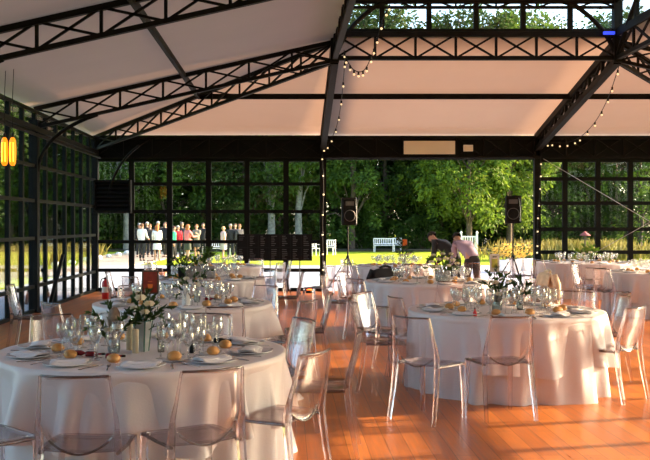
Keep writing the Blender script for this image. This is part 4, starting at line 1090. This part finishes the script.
person('person with red hair in a coral pink jacket and dark skirt', yard(188,42.5), 2.3, (.75,.22,.22), (.05,.06,.04), (.40,.13,.04), skirt=.55, H=1.76, hairlen=.18, arms=((.5,1.2),(.3,.8)), group=gg)
person('person with tan hair in a patterned dark dress', yard(196.5,46), -.3, (.28,.24,.18), (.05,.05,.05), (.30,.15,.06), skirt=.6, H=1.76, hairlen=.1, arms=((.6,1.4),(.6,1.4)), group=gg)
person('person in a black suit by the double window post', yard(203,48), -.2, K_, K_, (.07,.05,.04), H=1.84, group=gg)
person('person with curly fair hair in a pale pink top', yard(223.5,46), 2.0, (.72,.52,.52), (.5,.45,.42), (.5,.3,.14), H=1.66, skirt=.5, hairlen=.08, sleeves=False, group=gg)
person('person in a dark suit behind the garden seat, with pale hair', yard(230.5,48), .3, K_, K_, (.45,.4,.35), H=1.78, group=gg)
person('person in a dark suit behind the garden seat, with dark hair', yard(235,49), -.2, (.05,.06,.09), K_, (.14,.08,.05), H=1.80, group=gg)
person('person with reddish hair at the end of the outdoor group', yard(239.5,48), .6, (.06,.06,.07), K_, (.30,.13,.06), H=1.78, group=gg)
person('person in a lilac shirt bending over a table before the lawn', ((472-CX)*18.9/F, 18.9, 0), -2.75, (.36,.29,.42), K_, (.018,.014,.012), lean=.98, arms=((.9,.5),(1.0,.6)), H=1.72)
person('person in a black jacket leaning over beside the lilac shirt', ((454-CX)*19.4/F, 19.4, 0), -2.3, K_, K_, (.02,.016,.014), lean=.95, arms=((1.0,.7),(1.0,.8)), H=1.72, turn=.4)

# ------------------------------------------------------------------ garden
def tree_mesh(seed, H, RW, n_cl, n_lf, L, shape, z0=.12):
    st = random.getstate(); random.seed(seed); g = MB(); tr = MB()
    lean = random.uniform(-.3,.3)
    pts = [Vector((lean*(i/6)**2*2+random.uniform(-.1,.1), random.uniform(-.1,.1), H*.9*i/6)) for i in range(7)]; pts[0].z = -.2
    tr.tube(pts, [.26*(1-i/7.5)*H/16+.02 for i in range(7)], 9)
    for i in range(n_cl):
        u = random.random()**.85; z = H*(z0+(1-z0)*u)
        prof = {'round': math.sin(PI*(.12+.83*u))**.7, 'cone': (1-u)*.95+.08, 'column': .6*math.sin(PI*(.1+.8*u))**.5}[shape]
        a = random.uniform(0, 2*PI); r = RW*prof*math.sqrt(random.uniform(.25,1))
        c = Vector((r*math.cos(a)+lean*2*u*u, r*math.sin(a), z+random.uniform(-.3,.3)))
        if i % 4 == 0:
            k = min(6, max(1, int(u*6)))
            tr.tube([pts[k]*.9+pts[k-1]*.1, (pts[k]+c)/2+Vector((0,0,.4)), c], [.07*H/16,.045*H/16,.02], 5)
        cr = random.uniform(.55,1.1)*RW/4.2
        for q in range(n_lf):
            d = Vector((random.gauss(0,1), random.gauss(0,1), random.gauss(0,.75))); d = d.normalized()*cr*random.random()**.45
            e = d.normalized()+Vector((random.uniform(-.8,.8), random.uniform(-.8,.8), random.uniform(-.9,.2)))
            g.leaf(c+d, e, L*random.uniform(.7,1.3), L*.62, None, .3)
    random.setstate(st); return g, tr
def tree_kind(name, label, seed, H, RW, ncl, nlf, L, shape, lm, bm, group, z0=.12):
    g, tr = tree_mesh(seed, H, RW, ncl, nlf, L, shape, z0)
    t = thing(name, label, 'tree', group=group); part('trunk', tr, M[bm], t); part('crown', g, M[lm], t); return Kind(t, group)
gt = 'trees of the wood behind the lawn'
KA = tree_kind('broadleaf_tree', 'x', 1, 17, 4.6, 130, 85, .33, 'round', 'leaf_a', 'bark', gt, .10)
KB = tree_kind('broadleaf_tree', 'x', 2, 15.5, 4.2, 130, 85, .32, 'round', 'leaf_b', 'bark', gt, .14)
KC = tree_kind('conifer_tree', 'x', 3, 14, 2.6, 120, 80, .28, 'cone', 'leaf_b', 'bark', gt, .05)
KD = tree_kind('birch_tree', 'x', 4, 16, 3.2, 80, 70, .28, 'round', 'leaf_b', 'birch', gt, .30)
KE = tree_kind('bright_tree', 'x', 5, 13, 3.8, 115, 85, .34, 'round', 'leaf_c', 'bark', gt, .16)
rnd = random.Random(21)
LA = 'dark leafy tree in the shadowed wood behind the lawn'; LB = 'mid green leafy tree in the wood behind the lawn'
LC = 'dense narrow conifer in the wood behind the lawn'; LD = 'slim pale-trunked tree at the edge of the wood'; 
for i in range(15):   # far row
    x = -25+i*4.6+rnd.uniform(-1,1); (KA if i % 3 else KB).put((x, 77+rnd.uniform(-2,3), -.1), rnd.uniform(0,6), LA if i % 3 else LB, rnd.uniform(1.0,1.12))
for i in range(12):   # middle row
    x = -23+i*4.4+rnd.uniform(-1,1); k = i % 4
    (KA, KB, KC, KA)[k].put((x, 69+rnd.uniform(-1.5,1.5), -.1), rnd.uniform(0,6), (LA, LB, LC, LA)[k], rnd.uniform(1.0,1.18))
for px, Y, K, lab, s in ((128,60,KD,LD,1),(142,63,KB,LB,.9),(168,62,KB,LB,.9),(205,63,KA,LA,.9),(245,62,KA,LA,.8),(270,61,KD,LD,1.0),(279,63,KB,LB,.85),(300,61,KD,LD,.95),
    (352,61,KC,'tall sunlit conifer standing beside the tripod speaker by the doorway post',.95),(385,65,KA,LA,.85),(420,66,KA,LA,.8),(500,64,KA,LA,.85),
    (468,58.5,KE,'bright sunlit tree with an ivy-covered trunk at the lawn edge',.92),(440,64,KE,'yellow-green tree in the gap of sky over the lawn',.95),(508,61,KE,'bright yellow-green tree above the far tripod speaker',.9),(560,67,KB,LB,.9),(600,68,KA,LA,.9),(640,68,KB,LB,.95),(90,60,KA,LA,.9),(50,61,KB,LB,.9),(10,60,KA,LA,.9),(-40,58,KB,LB,.9)):
    K.put(((px-CX)*Y/F, Y, -.1), rnd.uniform(0,6), lab, s)
for i, (x, y) in enumerate(((-15,40),(-18,35),(-20,47))):
    (KA, KB)[i % 2].put((x, y+(0), -.15), rnd.uniform(0,6), 'tree standing outside the dark glass wall', .8, group='trees outside the dark glass wall')
# undergrowth along the edge of the wood
def shrub_kind(name, seed, R, H, n, L, lm):
    st = random.getstate(); random.seed(seed); g = MB(); s_ = MB()
    for i in range(n):
        a = random.uniform(0,2*PI); u = random.random(); r = R*math.sqrt(random.random())*math.sin(PI*(.25+.65*u))
        g.leaf((r*math.cos(a), r*math.sin(a), H*u), (math.cos(a)*.8, math.sin(a)*.8, random.uniform(-.3,.8)), L*random.uniform(.7,1.3), L*.6)
    for i in range(7):
        a = random.uniform(0,2*PI); s_.tube([(0,0,-.1),(R*.3*math.cos(a),R*.3*math.sin(a),H*.45),(R*.6*math.cos(a),R*.6*math.sin(a),H*.8)], [.04,.03,.01], 5)
    t = thing(name, 'x', 'shrub'); part('stems', s_, M['bark'], t); part('foliage', g, M[lm], t); random.setstate(st); return Kind(t, 'undergrowth along the wood')
S1 = shrub_kind('shrub', 51, 1.9, 2.6, 1500, .36, 'leaf_a'); S2 = shrub_kind('shrub', 52, 1.7, 2.0, 1200, .34, 'leaf_b')
for i in range(26):
    x = -24+i*2.05+rnd.uniform(-.6,.6); y = 62.5+rnd.uniform(-1.2,1.5)+max(0,x-8)*.35
    (S1 if i % 3 else S2).put((x, y, -.05), rnd.uniform(0,6), 'dark dense shrub at the edge of the wood' if i % 3 else 'mid green shrub at the edge of the wood', rnd.uniform(.8,1.25))
# verge of dry grass outside, white edging stones
def blades(name, n, fx, h, m, label, kind='stuff'):
    st = random.getstate(); random.seed(77); g = MB()
    for i in range(n):
        x, y, z = fx(); d = (random.uniform(-.35,.35), random.uniform(-.35,.35), 1)
        g.leaf((x,y,z), d, h*random.uniform(.6,1.2), .05, None, .25)
    random.setstate(st); o = g.build(name, m); return tag(o, label, 'grass', None, kind)
blades('dry_grass', 5200, lambda: (random.uniform(-13.5,-9.9), random.uniform(30,50), -.17), .75, M['drygrass'], 'tall yellowing grass verge outside the glass corner')
blades('meadow_grass', 5200, lambda: (random.uniform(-15,-8.2), random.uniform(14,30), -.17), .5, M['drygrass'], 'yellow-green rough grass outside the dark glass wall')
blades('pampas_grass', 2600, lambda: (14.2+random.gauss(0,1.9), 44+random.gauss(0,.8), -.16), .95, M['drygrass'], 'tall pale ornamental grass behind the braced end wall')
ksz = MB(); ksz.ball((0,0,.09), .15, 9, 6, (1.3,1,.75)); KS = Kind(tag(ksz.build('edging_stone', M['white']), 'x', 'stone'), 'white stones edging the path')
for i in range(9):
    Y = 31+i*2.6; KS.put((-9.3+.02*i, Y, -.12), i*1.3, 'white stone edging the path, %s of the row' % ['nearest end','second','third','fourth','fifth','sixth','seventh','eighth','far end'][i].replace('nearest','near'), 1.0+.1*(i % 3))
# terracotta trough
p = at(158.5, 268, 27.0); p.z = -.08
t = thing('terracotta_trough', 'terracotta trough on the paving outside', 'planter', p)
part('trough', MB().add([(x*w,y*w2,z) for z, w, w2 in ((.0,.17,.11),(.22,.21,.14)) for x, y in ((-1,-1),(1,-1),(1,1),(-1,1))], [(3,2,1,0),(4,5,6,7),(0,1,5,4),(1,2,6,5),(2,3,7,6),(3,0,4,7)]), M['terracotta'], t)
part('rim', MB().box((0,0,.235), (.46,.32,.035)), M['terracotta'], t)
# white garden seats
def garden_chair(loc, rz, label, w=.55):
    t = thing('garden_chair', label, 'chair', loc, rz, 'white garden seats')
    part('seat', MB().box((0,0,.43), (w,.45,.03)), M['white'], t)
    g = MB(); g.box((0,.22,.86), (w,.035,.06)); g.box((0,.22,.52), (w,.03,.05))
    n = max(4, int(w/.11))
    for i in range(n): g.box((-w/2+.04+(w-.08)*i/(n-1),.22,.68), (.045,.02,.34))
    part('backrest', g, M['white'], t)
    for x_ in (-1, 1):
        for y_ in (-1, 1): part('leg', MB().box((x_*(w/2-.02), y_*.20, .21 if y_ < 0 else .43), (.045,.045,.42 if y_ < 0 else .86)), M['white'], t)
        part('armrest', MB().box((x_*(w/2-.02),-.02,.64), (.05,.46,.025)), M['white'], t)
def gy(px, py): Y = (CAMZ+.16)*F/(py-CY); return Vector(((px-CX)*Y/F, Y, -.16))
garden_chair(gy(314,256), .5, 'white slatted garden chair on the lawn behind the black board end')
garden_chair(gy(330,255), -.4, 'white slatted garden chair on the lawn beside the doorway post')
garden_chair(gy(384,252), .1, 'white slatted garden bench far back on the lawn', 1.3)
garden_chair(gy(397,251.5), -.2, 'small white garden chair at the end of the far bench')
garden_chair(gy(216,256), .2, 'white garden bench before the outdoor guests', 1.6)
garden_chair(gy(248,258.5), -.2, 'white garden chair at the edge of the black board')
p = gy(469, 252.5)
t = thing('garden_gate', 'white slatted garden gate with posts behind the lilac shirt', 'gate', p)
for x_ in (-.5, .5): part('post', MB().box((x_,0,.62), (.12,.12,1.24)).lathe([(.09,1.24),(.09,1.28),(.0,1.38)], (x_,0,0), 8), M['white'], t)
part('rail', MB().box((0,0,.2), (.9,.04,.08)).box((0,0,1.0), (.9,.04,.08)), M['white'], t)
for i in range(6): part('slat', MB().box((-.38+i*.152,0,.6), (.06,.03,.9)), M['white'], t)
# golden flower planters outside the doorway
for i, px in enumerate((503, 514, 525)):
    p = at(px, 262, 31+i*.8); p.z = -.08
    t = thing('flower_tub', 'white tub of golden flowers, %s behind the far tripod speaker' % ['doorway side','directly','post side'][i], 'planter', p, 0, 'white tubs of golden flowers')
    part('tub', MB().lathe([(0,0),(.20,0),(.26,.42),(.28,.45),(.24,.45),(.22,.40),(0,.40)], n=20), M['white'], t)
    st = random.getstate(); random.seed(60+i); g = MB(); g2 = MB()
    for q in range(260):
        a = random.uniform(0,2*PI); r = .42*math.sqrt(random.random()); z = .5+.55*math.cos(r/.42*1.2)*random.random()
        (g if q % 3 else g2).leaf((r*math.cos(a), r*math.sin(a), z), (math.cos(a), math.sin(a), random.uniform(0,1)), .12, .07)
    random.setstate(st)
    part('blossoms', g, M['gold'], t); part('leaves', g2, M['leafy'], t)
# red bird feeder beyond the braced wall
p = at(585, 236.5, 40); 
t = thing('bird_feeder', 'small red-roofed bird feeder on a pole beyond the braced wall', 'feeder', (p.x, 40, -.16))
part('pole', MB().tube([(0,0,0),(0,0,p.z-.0)], .03, 8), M['bark'], t)
part('feeder_tray', MB().box((0,0,p.z+.03), (.30,.26,.04)).box((0,0,p.z+.12), (.12,.12,.16)), M['bark'], t)
part('roof', MB().lathe([(.27,p.z+.20),(.25,p.z+.22),(0,p.z+.40)], n=4), M['brownred'], t)

# ------------------------------------------------------------------ light and camera
SUN_EL = math.radians(17.5); SUN_AZ = math.radians(13)     # low evening sun through the sunny glass wall
sd = Vector((math.cos(SUN_EL)*math.cos(SUN_AZ), math.cos(SUN_EL)*math.sin(SUN_AZ), math.sin(SUN_EL)))
L = bpy.data.lights.new('sun', 'SUN'); L.energy = 18; L.color = (1, .68, .42); L.angle = math.radians(.6)
lo = bpy.data.objects.new('sun', L); COL.objects.link(lo); lo.rotation_euler = sd.to_track_quat('Z', 'Y').to_euler(); lo.location = sd*60
w = bpy.data.worlds.new('evening_sky'); SC.world = w; w.use_nodes = True; nt = w.node_tree; nt.nodes.clear()
out = nt.nodes.new('ShaderNodeOutputWorld'); bg = nt.nodes.new('ShaderNodeBackground'); sk = nt.nodes.new('ShaderNodeTexSky')
sk.sky_type = 'NISHITA'; sk.sun_disc = False; sk.sun_elevation = math.radians(24); sk.sun_rotation = PI/2-SUN_AZ
sk.air_density = 1.0; sk.dust_density = 2.0; sk.ozone_density = 1.0
bg.inputs['Strength'].default_value = .66
nt.links.new(sk.outputs[0], bg.inputs[0]); nt.links.new(bg.outputs[0], out.inputs[0])
cam = bpy.data.cameras.new('camera'); cam.sensor_fit = 'HORIZONTAL'; cam.sensor_width = 36; cam.lens = F/650*36
cam.shift_x = (325-CX)/650; cam.shift_y = -(230-CY)/650; cam.clip_end = 400; cam.clip_start = .05
co = bpy.data.objects.new('camera', cam); COL.objects.link(co); co.location = (0,0,CAMZ); co.rotation_euler = (PI/2,0,0)
SC.camera = co
vs_ = SC.view_settings; vs_.view_transform = 'Standard'; vs_.look = 'None'; vs_.exposure = .33; vs_.gamma = 1; vs_.use_curve_mapping = False
cy = SC.cycles; cy.transparent_max_bounces = 40; cy.max_bounces = 12; cy.diffuse_bounces = 6; cy.sample_clamp_indirect = 6; cy.caustics_reflective = False
